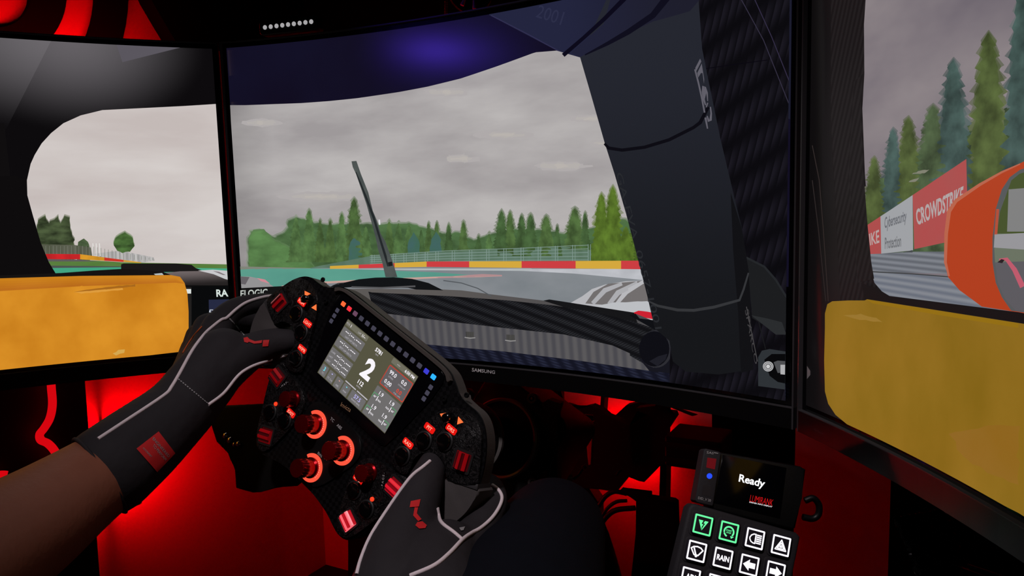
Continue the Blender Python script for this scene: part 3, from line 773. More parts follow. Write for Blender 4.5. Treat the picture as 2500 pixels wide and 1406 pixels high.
# ---- right screen
MR = Mon(-1.1433, (0.5501, 0.0003, 0.3554))
mon_r, scr_r = build_monitor(MR, 'right angled monitor close to the camera showing a mirror and yellow pad')
def R_picture():
    a = Pic(MR)
    allst = [(-SW / 2, -SH / 2), (SW / 2, -SH / 2), (SW / 2, SH / 2), (-SW / 2, SH / 2)]
    a.st_poly(allst, em((25, 21, 22), 1, 'carbon_picture', A=(33, 29, 30), sx=70, sy=36, kind='stripe', lo=.1, hi=.9, axis=35), 0)
    a.poly([(1960, -300), (2030, -300), (2030, 300), (2055, 760), (2040, 1060), (1960, 1010)], em((14, 12, 13), 1, A=(30, 26, 27), kind='grad', axis=0, lo=-.345, hi=-.30), 1)
    a.line([(1985, 355), (2002, 440), (2012, 560), (2024, 735)], 2, em((46, 38, 37)), 2)
    a.line([(1985, 440), (2000, 560), (2018, 735)], 2, em((42, 35, 35)), 2)
    a.poly([(1972, 893), (1980, 905), (1980, 915), (1972, 925)], em((70, 68, 70)), 2)
    a.build('cockpit_side_picture', scr_r)
    w = [(2160, -100), (2128, -20), (2116, 0), (2112, 60), (2113, 180), (2108, 265), (2111, 340), (2114, 420), (2123, 540), (2133, 640), (2140, 680), (2152, 705), (2168, 716), (2200, 724), (2500, 770), (2900, 860), (2900, -500), (2500, -200)]
    s = Pic(MR)
    s.poly(w, em((112, 104, 112), 1, 'sky_picture', A=(140, 131, 134), sx=7, sy=14, kind='noise', det=4, lo=.36, hi=.64), 3)
    s.build('sky_picture', scr_r)
    t = Pic(MR)
    ga, gb, gc = (80, 94, 52), (66, 86, 82), (74, 90, 62)
    t.poly(fuzz([(2122, 560), (2118, 470), (2135, 440), (2180, 420), (2260, 360), (2330, 330), (2380, 300), (2500, 250), (2700, 250), (2700, 700), (2130, 640)], 12, 4), leaf_em((70, 88, 60), 70, 90, .3), 4)
    T_ = ((2222, 284, 560, 60, ga), (2184, 312, 560, 48, gb), (2138, 382, 560, 42, ga), (2282, 254, 560, 80, gc), (2332, 142, 560, 80, gb), (2418, 76, 620, 100, ga), (2500, -40, 620, 80, gb), (2600, -60, 620, 100, ga))
    for kk, (w_, mixf) in enumerate(((1.16, .4), (1.04, .72), (.9, 1.0))):
        for x, top, base, hw, c in T_:
            cc = tuple(int(a * mixf + b * (1 - mixf)) for a, b in zip(c, (126, 118, 122)))
            t.poly(conifer(x, top - 3 + kk * 4, base, hw * w_, 18, .5), leaf_em(cc, 60, 60, .26 * mixf), (3.6 if kk < 2 else 5) + kk * .3)
    lt = em((128, 128, 112))
    for x, y, w_ in ((2252, 420, 22), (2236, 440, 14)):
        t.poly(fuzz([(x - w_, y + 4), (x, y - 4), (x + w_, y - 6), (x + w_ * .4, y + 3)], 5, 1.5), lt, 6)
    t.build('forest_picture', scr_r)
    b = Pic(MR)
    RD, WH = em((176, 74, 74), 1, 'billboard_picture', A=(166, 82, 80), sx=20, sy=20, kind='noise'), em((158, 160, 164), 1, 'billboard_picture')
    b.poly([(2118, 552), (2155, 528), (2157, 619), (2126, 620)], RD, 8)
    b.poly([(2155, 528), (2234, 476), (2235, 611), (2157, 619)], WH, 8)
    b.poly([(2234, 476), (2366, 388), (2370, 560), (2330, 588), (2238, 608)], RD, 8)
    b.text('CROWDSTRIKE', ((2241, 512), (2360, 453), (2356, 500), (2246, 551)), em((176, 164, 164)), 9, bold=.03)
    b.text('IKE', ((2127, 571), (2152, 560), (2153, 592), (2130, 599)), em((180, 160, 158)), 9, bold=.02)
    b.text('Cybersecurity', ((2166, 530), (2220, 512), (2219, 548), (2165, 566)), em((104, 106, 112)), 9, bold=.02)
    b.text('Protection', ((2166, 580), (2206, 572), (2206, 602), (2166, 608)), em((108, 110, 114)), 9, bold=.02)
    b.poly([(2210, 616), (2234, 610), (2234, 616)], em((70, 74, 76)), 9)
    b.build('billboard_picture', scr_r)
    r = Pic(MR)
    r.poly([(2124, 620), (2240, 614), (2330, 614), (2330, 668), (2132, 664)], em((96, 100, 108), 1, 'guardrail_picture', A=(126, 130, 138), sx=6, sy=80, kind='stripe', axis=90, lo=0, hi=1), 8)
    r.poly([(2132, 662), (2330, 676), (2450, 760), (2500, 772), (2168, 722), (2140, 690)], em((104, 110, 122), 1, A=(130, 134, 142), sx=6, sy=70, kind='stripe', axis=90, lo=0, hi=1), 8)
    r.line([(2134, 663), (2230, 668), (2330, 676)], 3, em((64, 66, 68)), 9)
    r.poly([(2110, 690), (2150, 704), (2180, 722), (2500, 762), (2700, 800), (2700, 830), (2500, 790), (2300, 765), (2120, 735)], em((22, 20, 21)), 14)
    r.poly([(2090, 200), (2113, 180), (2108, 265), (2111, 340), (2114, 420), (2123, 540), (2133, 640), (2140, 680), (2100, 690), (2078, 420)], em((25, 21, 22), 1, 'carbon_picture', A=(33, 29, 30), sx=70, sy=36, kind='stripe', lo=.1, hi=.9, axis=35), 9.5)
    r.build('guardrail_picture', scr_r)
    m = Pic(MR)
    out = [(2560, 370), (2500, 398), (2455, 418), (2400, 448), (2340, 487), (2322, 515), (2315, 570), (2313, 640), (2322, 676), (2350, 708), (2405, 748), (2470, 758), (2560, 775), (2700, 700), (2700, 400)]
    m.poly(out, em((176, 62, 30), 1, 'mirror_picture', A=(192, 86, 52), sx=1, sy=1, kind='grad', axis=1, lo=-.03, hi=.12), 10)
    m.line([(2500, 400), (2455, 420), (2400, 451), (2342, 490), (2325, 516), (2318, 570), (2316, 640), (2325, 674)], [3, 5, 7, 9, 10, 9, 7, 4], em((184, 100, 76)), 11)
    m.poly([(2560, 395), (2500, 414), (2475, 432), (2455, 462), (2440, 510), (2432, 580), (2432, 640), (2440, 690), (2455, 725), (2478, 758), (2560, 770)], em((86, 88, 90)), 11)
    m.poly([(2560, 405), (2500, 424), (2480, 445), (2462, 485), (2448, 540), (2440, 590), (2440, 640), (2448, 690), (2465, 728), (2492, 758), (2560, 768)], em((104, 116, 100)), 12)
    m.poly([(2452, 516), (2480, 440), (2500, 424), (2560, 405), (2560, 570), (2444, 570)], em((70, 82, 44)), 13)
    m.poly([(2474, 462), (2560, 455), (2560, 565), (2470, 565)], em((128, 128, 128)), 14)
    m.line([(2447, 510), (2442, 575)], 7, em((178, 78, 56)), 14)
    m.poly([(2440, 572), (2560, 566), (2560, 612), (2438, 604)], em((150, 149, 153)), 15)
    m.poly([(2439, 605), (2560, 612), (2560, 640), (2441, 640)], em((106, 114, 98)), 15)
    m.poly([(2441, 640), (2560, 636), (2560, 768), (2492, 758), (2465, 728), (2448, 690)], em((92, 90, 95)), 15)
    m.line([(2452, 634), (2470, 632), (2490, 658), (2510, 700)], [6, 9, 12, 14], em((190, 90, 108)), 16)
    m.poly([(2448, 640), (2458, 632), (2466, 634), (2460, 642)], em((40, 30, 34)), 17)
    m.build('wing_mirror_picture', scr_r)
    y = Pic(MR)
    y.poly([(2022, 800), (2022, 765), (2028, 742), (2040, 735), (2080, 733), (2120, 733), (2126, 730), (2300, 757), (2500, 788), (2900, 850), (2900, 1500), (2500, 1252), (2300, 1152), (2160, 1082), (2080, 1038), (2048, 1012), (2030, 985), (2022, 955), (2020, 880)], em((130, 99, 24), 1, 'pad_picture', A=(146, 110, 34), sx=16, sy=9, kind='noise', det=5, lo=.34, hi=.66), 16)
    y.poly([(2126, 731), (2300, 758), (2500, 789), (2500, 800), (2300, 768), (2140, 740)], em((146, 110, 20)), 17)
    y.poly(fuzz([(2066, 770), (2110, 766), (2150, 776), (2165, 786), (2110, 780)], 10, 2), em((152, 118, 48)), 17)
    y.poly(fuzz([(2330, 1060), (2420, 1040), (2500, 1040), (2500, 1180), (2440, 1160), (2360, 1110)], 16, 6), em((143, 104, 40), 1, A=(140, 100, 30), sx=20, sy=20, kind='noise'), 17)
    y.build('yellow_pad_picture', scr_r)
R_picture()
st = Pic(MR)
tk = pmat('sticker_grey', (64, 60, 66), 0.5, var=.1); tk2 = pmat('sticker_black', (12, 12, 13), 0.4, var=.1); ti = pmat('sticker_ink', (20, 20, 24), .5, var=.1)
st.poly([(1950, 1007), (1993, 1030), (1993, 1052), (1950, 1028)], tk, 25)
st.poly([(1995, 1031), (2030, 1048), (2028, 1070), (1995, 1053)], tk2, 25)
st.text('nvidia', ((1963, 1019), (1988, 1032), (1988, 1042), (1963, 1028)), ti, 26)
st.text('G-Sync', ((2000, 1044), (2022, 1055), (2022, 1062), (2000, 1051)), tk, 26)
st.build('sticker', mon_r)
# ------------------------------------------------------------------ steering wheel (local frame: mm in the plane of its display)
_wv = Vector((-0.0432, -0.5242, -0.5501))
W_R = CAM_R @ Matrix.Rotation(_wv.length, 3, _wv.normalized())
W_O = CAM_P + CAM_R @ Vector((-0.1438, -0.0858, -0.7361))
W_M = Matrix.Translation(W_O) @ W_R.to_4x4()
W_N = W_R @ Vector((0, 0, 1))
def WL_(px, py, h=0.0):
    """pixel -> wheel plane coordinates in mm at height h mm"""
    p = on_plane(px, py, W_O + W_N * h * 0.001, W_N)
    q = W_R.transposed() @ (p - W_O)
    return (q.x * 1000, q.y * 1000)
def mirror(half):
    """close a right-hand half outline (from top centre to bottom centre) with its mirror image"""
    return half + [(-x, y) for x, y in reversed(half) if x > 0.01]
def flip(poly): return [(-x, y) for x, y in poly][::-1]
wheel = thing('steering_wheel', None, 'black carbon racing wheel with lit display and red knobs, held by both gloves', 'steering wheel', mtx=W_M)
FORG, WEAV = forged(), weave()
BODY = pmat('rubber_body', (66, 60, 57), 0.62, spec=0.35, bump=0.1, bscale=900, var=0.12, vscale=60)
GRIP = pmat('grip_suede', (70, 66, 66), 0.8, spec=0.2, bump=0.15, bscale=1500, var=0.1, vscale=80)
def wp(name, me, mat, parent=None): return obj(name, me, mat, parent or wheel)

half = [tuple(p) for p in spline([(0, 57), (40, 57), (62, 57), (80, 55), (92, 49), (102, 43), (115, 41.5), (127, 41), (138, 36), (149, 25), (158, 10), (164, -6), (166, -13)], 4)]
notch = [tuple(p) for p in spline([(137, -24), (133, -19), (126, -14.5), (116, -12.5), (106, -15), (99, -24), (96.5, -35), (99, -44), (104, -49)], 4)]
lobe = [tuple(p) for p in spline([(107, -56), (107.5, -66), (105, -77), (98, -95), (90, -117), (83, -132), (76, -139), (66, -141), (56, -139), (40, -134), (18, -131), (0, -131)], 4)]
outline = mirror(half + notch + lobe)
wp('body', prism('body', outline, -17, -2, 2.0, both=True), BODY)
wp('front_plate', prism('front_plate', outline, -2, 0, 0.8), WEAV)
pod = [(137, -24), (163, -11), (160, 1), (151, 17), (141, 31), (127, 36.5), (113, 35), (101, 29), (93, 18), (88, 5), (82, -12), (75, -28), (72, -40), (77, -48), (88, -51), (97, -48), (99, -44), (96.5, -35), (99, -24), (106, -15), (116, -12.5), (126, -14.5), (133, -19)]
pod = [tuple(p) for p in spline(pod, 3, True)]
lowp = [tuple(p) for p in spline([(101, -50), (86, -53.5), (62, -57), (49, -65), (45, -80), (49, -102), (56, -124), (63, -137), (74, -138), (83, -128), (96, -97), (104, -76), (106, -60)], 3, True)]
for f in (lambda p: p, flip):
    wp('button_pod', prism('button_pod', f(pod), 0, 4, 1.2), FORG)
    wp('lower_pod', prism('lower_pod', f(lowp), 0, 3, 1.0), FORG)
rp = mirror([tuple(p) for p in spline([(0, -51), (24, -51.5), (37, -57), (42.5, -70), (36, -88), (18, -121), (0, -128)], 4)])
wp('rotary_plate', prism('rotary_plate', rp, 0, 2.0, 0.8), pmat('rotary_plate_black', (12, 12, 13), .4, spec=.4, var=.15))
# side grips with a collar
for sg in (1, -1):
    g = [(136, -24), (166, -12), (169, -24), (168, -38), (163, -52), (156, -64), (147, -73), (138, -73), (133, -62), (133, -45), (134, -32)]
    g = [(sg * x, y) for x, y in spline(g, 4, True)]
    wp('grip', prism('grip', g, -26, 2, 9, both=True), GRIP)
    c = [(sg * x, y) for x, y in ((135, -20), (165, -8.5), (167, -13.5), (137, -25))]
    wp('grip_collar', prism('grip_collar', c, -20, 3.2, 1.0), pmat('collar_rubber', (48, 46, 48), .6, var=.1))
# display unit
dp = mirror([(0, 51.5), (70, 51.5), (78, 49), (80.5, 42), (79, 24), (73, 0), (67, -24), (61, -42), (56, -44), (0, -44)])
disp = wp('display_unit', prism('display_unit', dp, 0, 1.6, 0.5), pmat('display_glass', (5, 5, 8), .2, spec=.5, var=.1))
# raised lip along the top
lipo = [tuple(p) for p in spline([(-88, 50), (-80, 54), (-62, 56), (0, 56.3), (62, 56), (80, 54), (88, 50)], 6)]
lipi = [tuple(p) for p in spline([(86, 46), (78, 51.5), (60, 53), (0, 53.2), (-60, 53), (-78, 51.5), (-86, 46)], 6)]
wp('visor_lip', prism('visor_lip', lipo + lipi, -1, 4.5, 1.0), BODY)

def flat(name, poly, h, mat, parent, th=0.15, s=0.001):
    return obj(name, prism(name, poly, h - th, h, 0), mat, parent)
class Flat:
    """flat print in the wheel frame, many shapes to one mesh"""
    def __init__(self): self.v = []; self.f = []; self.mi = []; self.mats = []; self.n = 0
    def _k(self, m):
        if m not in self.mats: self.mats.append(m)
        return self.mats.index(m)
    def poly(self, pts, h, mat):
        b = len(self.v); k = self._k(mat); self.n += 1
        self.v += [Vector((x, y, h + self.n * 0.0006)) * 0.001 for x, y in pts]
        for t in tri2d(pts): self.f.append(tuple(b + i for i in t)); self.mi.append(k)
    def rect(self, x0, y0, x1, y1, h, mat, r=1.0): self.poly(rrect((x0 + x1) / 2, (y0 + y1) / 2, abs(x1 - x0), abs(y1 - y0), r), h, mat)
    def text(self, s, x, y, cap, h, mat, bold=0.0, rot=0.0, sx=1.0, align=0):
        vs, fs, w, hh = text_geo(s, bold)
        b = len(self.v); k = self._k(mat); self.n += 1
        c, sn = math.cos(math.radians(rot)), math.sin(math.radians(rot))
        for u, v in vs:
            u = (u - align * w / 2) * cap * sx; v = v * cap
            self.v.append(Vector((x + u * c - v * sn, y + u * sn + v * c, h + self.n * 0.0006)) * 0.001)
        for f in fs: self.f.append(tuple(b + i for i in f)); self.mi.append(k)
    def build(self, name, parent):
        me = mesh(name, self.v, self.f)
        for m in self.mats: me.materials.append(m)
        for p, k in zip(me.polygons, self.mi): p.material_index = k
        return obj(name, me, None, parent)

# LCD page
bg, pn, wt = em((86, 84, 66), 1, 'lcd_light'), em((110, 108, 108), 1, 'lcd_light'), em((250, 246, 252), 1, 'lcd_light')
gt = em((186, 182, 190), 1, 'lcd_light'); pn2 = em((112, 110, 96)); red = em((196, 62, 48)); grn = em((84, 160, 104)); vio = em((196, 190, 255)); cyn = em((120, 226, 240)); redt = em((226, 70, 50))
lcd = Flat(); H = 1.75
lcd.poly([(-54, -32.4), (54, -32.4), (54, 32.4), (-54, 32.4)], H, bg)
lcd.rect(-53.5, 26, -19.6, 31.6, H, pn2); lcd.rect(18.6, 26, 53.8, 31.6, H, pn2)
for y0, y1 in ((14, 24), (2, 12.3), (-18, -.6)): lcd.rect(-53.5, y0, -19.4, y1, H, pn)
for x in (-48, -36.2, -24, -12.3): lcd.rect(x - 5, -31.8, x + 5, -20.5, H, pn)
lcd.rect(-5, -31.8, 16.5, -20.5, H, pn); lcd.rect(18.6, -31.8, 53.8, -.2, H, pn)
lcd.rect(-17.7, -19.4, -1, -18.2, H, gt, .3); lcd.rect(.6, -19.4, 17, -18.2, H, gt, .3)
lcd.rect(18.8, 2.2, 53.6, 24, H, red, 1.6); lcd.rect(19.7, 3.1, 52.7, 23.1, H, em((98, 94, 96)), 1.0)
T = lcd.text
T('POS', -50.3, 28.6, 2.0, H, gt); T('1', -45.8, 28.6, 3.1, H, wt, .02); T('LAP', -32, 28.6, 2.0, H, gt); T('1/--', -25.4, 28.6, 3.0, H, wt, .02)
def dashes(x0, x1, y, n=9):
    st_ = (x1 - x0) / n
    for i in range(n):
        x = x0 + st_ * (i + .5)
        if i == 2:
            lcd.rect(x - .45, y + .5, x + .45, y + 1.4, H, wt, .3); lcd.rect(x - .45, y - 1.4, x + .45, y - .5, H, wt, .3)
        elif i == 5: lcd.rect(x - .45, y - 1.3, x + .45, y - .4, H, wt, .3)
        else: lcd.rect(x - st_ * .4, y - .4, x + st_ * .4, y + .4, H, wt, .3)
dashes(-49, -23.6, 20.8); dashes(-49, -23.6, 8.9)
T('LAST LAP DELTA', -36.3, 16.3, 1.9, H, gt); T('BEST LAP DELTA', -36.1, 4.3, 1.9, H, gt)
for y, s_ in ((-5, 'CURR'), (-10.2, 'LAST'), (-15.2, 'BEST')):
    T(s_, -48.8, y, 1.9, H, gt); dashes(-43.2, -21, y + .2)
T('3', -48, -24.4, 4.4, H, cyn, .02); T('TC', -47.7, -28.9, 1.9, H, gt); T('-', -36.2, -23.1, 3.4, H, vio, .05); T('TC Cut', -35.9, -28.6, 1.9, H, gt)
T('-', -24.1, -23.3, 3.4, H, em((230, 170, 160)), .05); T('ABS', -23.9, -28.7, 1.9, H, gt); T('-', -12.3, -23.2, 3.4, H, cyn, .05); T('MAP', -12.1, -28.2, 1.9, H, gt)
T('5781', -.3, 26.6, 3.9, H, wt, .03); T('rpm', -.4, 22.4, 1.9, H, gt); T('112', -.1, -10.2, 4.3, H, wt, .03); T('KM/H', 0, -14.7, 1.9, H, gt)
T('2', -.2, 5.9, 19.6, H, wt, .045); T('57.5', 5.6, -24.5, 4.2, H, vio, .01); T('BRAKE BIAS', 5.8, -28.7, 1.8, H, gt)
T('--:--', 28.4, 28.6, 2.2, H, wt); T('6:50 PM', 44.4, 28.7, 3.0, H, wt, .02)
T('99.0', 27.7, 18.4, 4.1, H, wt, .015); T('LITERS', 27.7, 13.9, 1.7, H, gt); T('0.0', 43.7, 18.4, 4.1, H, wt, .015); T('LITERS/LAP', 43.7, 13.9, 1.5, H, gt)
T('0.00', 27.7, 8.2, 4.1, H, wt, .015); T('AVG', 27.7, 4.6, 1.5, H, gt); T('0.0', 43.9, 8.4, 4.1, H, redt, .015); T('FUEL LAPS', 43.7, 4.6, 1.5, H, gt)
for x, y, sg in ((27.8, -5, -1), (43.8, -5, 1), (28, -19.8, -1), (43.9, -19.6, 1)):
    T('1.9', x, y, 4.1, H, wt, .01)
    gx = x + sg * 5.2; gy = y - 5.4
    lcd.rect(gx - 3.4, gy + 2.2, gx + 3.4, gy + 2.9, H, grn, .2); lcd.rect(gx + sg * 3.4 - .35, gy - 2.6, gx + sg * 3.4 + .35, gy + 2.6, H, grn, .2)
    T('60\u00b0', gx, gy - .3, 2.0, H, wt, .01); lcd.rect(gx - sg * 3.4 - .4, gy - 3, gx - sg * 3.4 + .4, gy + 2.2, H, wt, .2)
    T('N/A', gx - sg * 7, gy - 1.2, 2.0, H, wt, .01)
lcd.build('lcd_page', disp)
sig = Flat()
sig.text('Invicta', -1, -39.2, 4.6, 1.75, pmat('signature_gold', (206, 160, 120), .4, var=.1), -.008, 8, .9)
sig.build('signature', disp)
# shift lights
led_off = em((74, 72, 88), .8, 'led_unlit_glow')
leds = [em((255, 96, 50), 1.3, 'led_light'), em((255, 52, 66), 1.0, 'led_light'), em((112, 76, 100), .9, 'led_light')] + [led_off] * 10 + [em((62, 62, 210), 1.0, 'led_light'), em((40, 160, 255), 1.4, 'led_light')]
for i, m in enumerate(leds):
    x = -69 + 137.5 * i / 14
    o = wp('shift_light', prism('shift_light', rrect(x, 41.4, 5.6, 4.6, .8), 1.6, 2.2, .2), m, disp)
for sg in (-1, 1):
    for y in (32, 25.6, 19.2):
        wp('flag_light', prism('flag_light', rrect(sg * 71.7, y, 4.4, 4.4, .7), 1.6, 2.2, .2), led_off, disp)

# push buttons, labels
BTN = pmat('button_gloss', (5, 5, 6), .12, spec=.6, var=.1)
RING_ = pmat('button_ring', (30, 29, 30), .45, spec=.4, var=.1)
LAB = em((232, 22, 16), 1.0, 'label_light', spec=.3); LABT = em((255, 176, 150), 1.1, 'label_light')
def button(x, y, h):
    t = Matrix.Translation((x * .001, y * .001, h * .001))
    b = wp('push_button', lathe('push_button', [(7.2, 0), (7.2, 3.2), (6.6, 4.2), (4.5, 4.7), (.1, 4.9)], 24, lambda v: t @ v), BTN)
    obj('button_ring', lathe('button_ring', [(9.0, 0), (9.0, 1.4), (8.2, 2.0), (7.4, 2.0), (7.3, 0)], 24, lambda v: t @ v), RING_, b)
for sg in (-1, 1):
    for x, y in ((115.5, 2), (96.5, -10.5), (85, -35.5)): button(sg * x, y, 4)
    for x, y in ((80.5, -99.5), (58, -94.5)): button(sg * x, y, 3)
def label(s, x, y, h, w=12.5):
    o = wp('lit_label', prism('lit_label', rrect(x, y, w, 6.2, 1.6), h, h + .5, .2), LAB)
    f = Flat(); f.text(s, x, y, 3.4, h + .6, LABT, .012); f.build('label_lettering', o)
for s, x, y in (('FLSH', -117.5, 15), ('LGHT', -96, 1.6), ('WIPR', -85, -23.5), ('DRS', 114.5, 14.6), ('PIT', 94.5, 2), ('RAD', 83, -23)): label(s, x, y, 4)
label('EXIT', -56.5, -84, 3); label('LCD', 55, -84, 3)
# turn-signal arrows and thumb joysticks
ARW = em((255, 112, 58), 1.25, 'arrow_light')
for tri in (((744, 710), (744, 724), (758, 717)), ((772, 743), (772, 758), (760, 751)), ((1074, 1010), (1088, 1008), (1081, 1024)), ((1119, 1017), (1116, 1036), (1131, 1031))):
    wp('arrow_light', prism('arrow_light', [WL_(x, y, 4.3) for x, y in tri], 4, 4.5, .1), ARW)
for sg in (-1, 1):
    t = Matrix.Translation((sg * .1085, .0225, .004))
    j = wp('thumb_joystick', lathe('thumb_joystick', [(5.2, 0), (5.0, 1), (2.4, 2), (2.0, 6), (4.2, 8), (4.2, 10), (3, 11), (.1, 11.2)], 20, lambda v: t @ v), BTN)
    for k in range(4):
        s_ = Matrix.Translation((sg * .091 if k < 1 else sg * (.109, .074, .106)[k - 1], (.0315, .048, -.043, .049)[k], .0015))
        if k == 3: continue
        sc = wp('screw', lathe('screw', [(2.6, 0), (2.6, 1.2), (2.2, 1.7), (1.2, 1.7), (1.1, .6), (.1, .6)], 14, lambda v: s_ @ v), DARKM)
# small warning lights
for sg in (-1, 1):
    t = Matrix.Translation((sg * .080, -.0885, .003))
    wp('indicator_light', lathe('indicator_light', [(2.2, 0), (2.0, 1.2), (1.0, 2), (.1, 2.2)], 14, lambda v: t @ v), em((255, 60, 30), 1.2, 'indicator_light'))
# red rotary knobs with lit rings
REDA = pmat('red_anodised', (150, 8, 18), .22, metal=.85, var=.1)
RINGE = em((255, 86, 62), 1.05, 'ring_light', A=(255, 140, 40), kind='flat'); RINGD = pmat('ring_scale', (60, 4, 6), .3, var=.1)
def knurled(name, t, r, h, n=18, prof=None):
    vs, fs = [], []
    prof = prof or [(1.12, 0), (1.12, .12), (.92, .2), (.9, .42), (1.0, .5), (1.0, .95), (.93, 1.0), (.55, 1.0), (.01, 1.0)]
    seg = n * 4
    for pr, ph in prof:
        for k in range(seg):
            a = 2 * math.pi * k / seg
            kn = .045 if (k % 4 < 2 and .45 < ph < .97) else 0
            vs.append(t @ Vector((r * (pr - kn) * math.cos(a) * .001, r * (pr - kn) * math.sin(a) * .001, h * ph * .001)))
    for i in range(len(prof) - 1):
        for k in range(seg):
            l = (k + 1) % seg
            fs.append((i * seg + k, i * seg + l, (i + 1) * seg + l, (i + 1) * seg + k))
    fs.append(tuple(range(seg - 1, -1, -1)))
    return smooth(mesh(name, vs, fs), 30)
for x, y in ((-22.5, -74.5), (22.3, -74.5), (0, -111)):
    t = Matrix.Translation((x * .001, y * .001, .002))
    a = circ(x, y, 14.3, 44, -118, 152) + circ(x, y, 9.9, 44, 152, -118)
    sc = wp('rotary_scale', prism('rotary_scale', circ(x, y, 10.2, 32), 2, 2.6, .1), RINGD)
    kn = wp('rotary_knob', knurled('rotary_knob', t, 9.3, 21), REDA)
    obj('lit_ring', prism('lit_ring', a, 2, 2.9, .3), RINGE, kn)
    f = Flat()
    for k in range(9):
        an = math.radians(-20 + k * 11); c, s_ = math.cos(an), math.sin(an)
        f.poly([(x + 9.4 * c - .22 * s_, y + 9.4 * s_ + .22 * c), (x + 11.6 * c - .22 * s_, y + 11.6 * s_ + .22 * c), (x + 11.6 * c + .22 * s_, y + 11.6 * s_ - .22 * c), (x + 9.4 * c + .22 * s_, y + 9.4 * s_ - .22 * c)], 2.95, em((255, 190, 180), 1.0))
    f.build('scale_marks', kn)
for sg in (-1, 1):
    t = Matrix.Translation((sg * .0625, -.0715, .003))
    wp('round_knob', knurled('round_knob', t, 8.2, 13, 14), REDA)
    # thumb wheels: position, rib direction, glow
def thumb(cx, cy, dx, dy, glow, L=15.0, r=9.5, base=4.0):
    d = Vector((dx, dy, 0)).normalized(); sdv = Vector((-d.y, d.x, 0))
    vs, fs = [], []
    n = 48
    for e in (-1, 1):
        for k in range(n):
            a = 2 * math.pi * k / n
            rr = r * (1.0 if (k % 6) in (0, 1, 2, 3) else .84)
            vs.append((Vector((cx, cy, base - 2.5)) + d * (e * L / 2) + sdv * rr * math.cos(a) + Vector((0, 0, rr * math.sin(a)))) * .001)
    for k in range(n):
        l = (k + 1) % n
        fs.append((k, l, n + l, n + k))
    fs.append(tuple(range(n - 1, -1, -1))); fs.append(tuple(range(n, 2 * n)))
    me = mesh('thumb_wheel', vs, fs)
    me.materials.append(pmat('thumb_rib_%d' % glow, (150, 6, 14), .25, spec=.6, var=.1, emit=((112, 4, 10), (214, 22, 42), (255, 104, 116))[glow], es=(.55, .9, 1.0)[glow]))
    me.materials.append(pmat('thumb_groove_%d' % glow, (70, 2, 6), .4, spec=.4, var=.1, emit=((42, 0, 4), (112, 0, 12), (182, 8, 26))[glow], es=(.5, .9, .9)[glow]))
    for k in range(n): me.polygons[k].material_index = 0 if k % 6 in (0, 1, 2) else 1
    ang = math.degrees(math.atan2(d.y, d.x))
    o = wp('thumb_wheel', me, None)
    fr = rrect(cx, cy, L + 5, 2 * r * .92 + 4, 2, ang); inn = rrect(cx, cy, L + .8, 2 * r * .92, 1, ang)
    bm = bmesh.new()
    for z in (base, base + 1.6): pass
    vo = [[bm.verts.new((x * .001, y * .001, z * .001)) for x, y in p] for p, z in ((fr, base), (fr, base + 1.3), (inn, base + 1.3), (inn, base))]
    nn = len(fr)
    for a, b in ((0, 1), (1, 2), (2, 3)):
        for k in range(nn):
            l = (k + 1) % nn
            bm.faces.new((vo[a][k], vo[a][l], vo[b][l], vo[b][k]))
    obj('wheel_slot', smooth(bm_mesh('wheel_slot', bm), 40), RING_, o)
def pdir(px, py, dx, dy):
    a = WL_(px, py, 4); b = WL_(px + dx, py + dy, 4)
    return b[0] - a[0], b[1] - a[1]
for sg, px, py, dx, dy, gl, x, y, bs in ((-1, 690, 742, 17, -17, 0, 144, -1, 4), (1, 1138, 1127, -4, 14, 0, 141, -1, 4), (-1, 683, 918, 6, 8, 0, 95.5, -65, 3), (1, 969, 1188, 15, 14, 1, 95, -64.5, 3), (1, 855, 1272, 11, 24, 2, 69.5, -121.5, 3), (-1, 655, 1060, 19, 6, 0, 69.5, -121, 3)):
    thumb(sg * x, y, *pdir(px, py, dx, dy), gl, L=15, r=8.6, base=bs)
pr = Flat(); WPR = pmat('white_print', (190, 188, 190), .6, var=.05, emit=(60, 60, 62), es=.0)
pr.text('TC', -7.5, -58.6, 3.1, 2.1, WPR, .01); pr.text('ABS', 4.2, -58.8, 3.1, 2.1, WPR, .01); pr.text('BIAS', 1, -94.5, 2.7, 2.1, WPR)
pr.text('- M A P -', -83.5, -66.5, 2.4, 3.1, WPR, 0, 62 + 0, 1); pr.text('- P A G E -', 79.5, -67.5, 2.4, 3.1, WPR, 0, 118, 1)
pr.build('plate_lettering', wheel)
# shift paddles, hub and quick release behind
for sg in (1, -1):
    pdl = [(sg * x, y) for x, y in spline([(60, 0), (95, 12), (118, 8), (124, -10), (114, -30), (80, -34), (60, -26)], 3, True)]
    wp('shift_paddle', prism('shift_paddle', pdl, -42, -38, 1.2, both=True), WEAV)
    pdl = [(sg * x, y) for x, y in spline([(52, -70), (84, -80), (100, -112), (96, -134), (82, -140), (66, -118), (52, -96)], 3, True)]
    wp('clutch_paddle', prism('clutch_paddle', pdl, -40, -36, 1.2, both=True), WEAV)
ht = Matrix.Translation((0, -.075, 0))
wp('hub', lathe('hub', [(44, -17), (44, -38), (36, -50), (29, -62), (29, -262)], 40, lambda v: ht @ v), BLACK)
qr = wp('quick_release', knurled('quick_release', Matrix.Translation((0, -.075, -.275)), 43, 30, 26, [(.8, 0), (1.0, .1), (1.0, .5), (1.0, .9), (.9, 1.0), (.5, 1.0)]), BLACK)
obj('release_flange', lathe('release_flange', [(47, -281), (47, -276), (45, -275), (30, -275)], 48, lambda v: ht @ v), pmat('flange_grey', (96, 92, 90), .5, metal=.3, var=.1), qr)
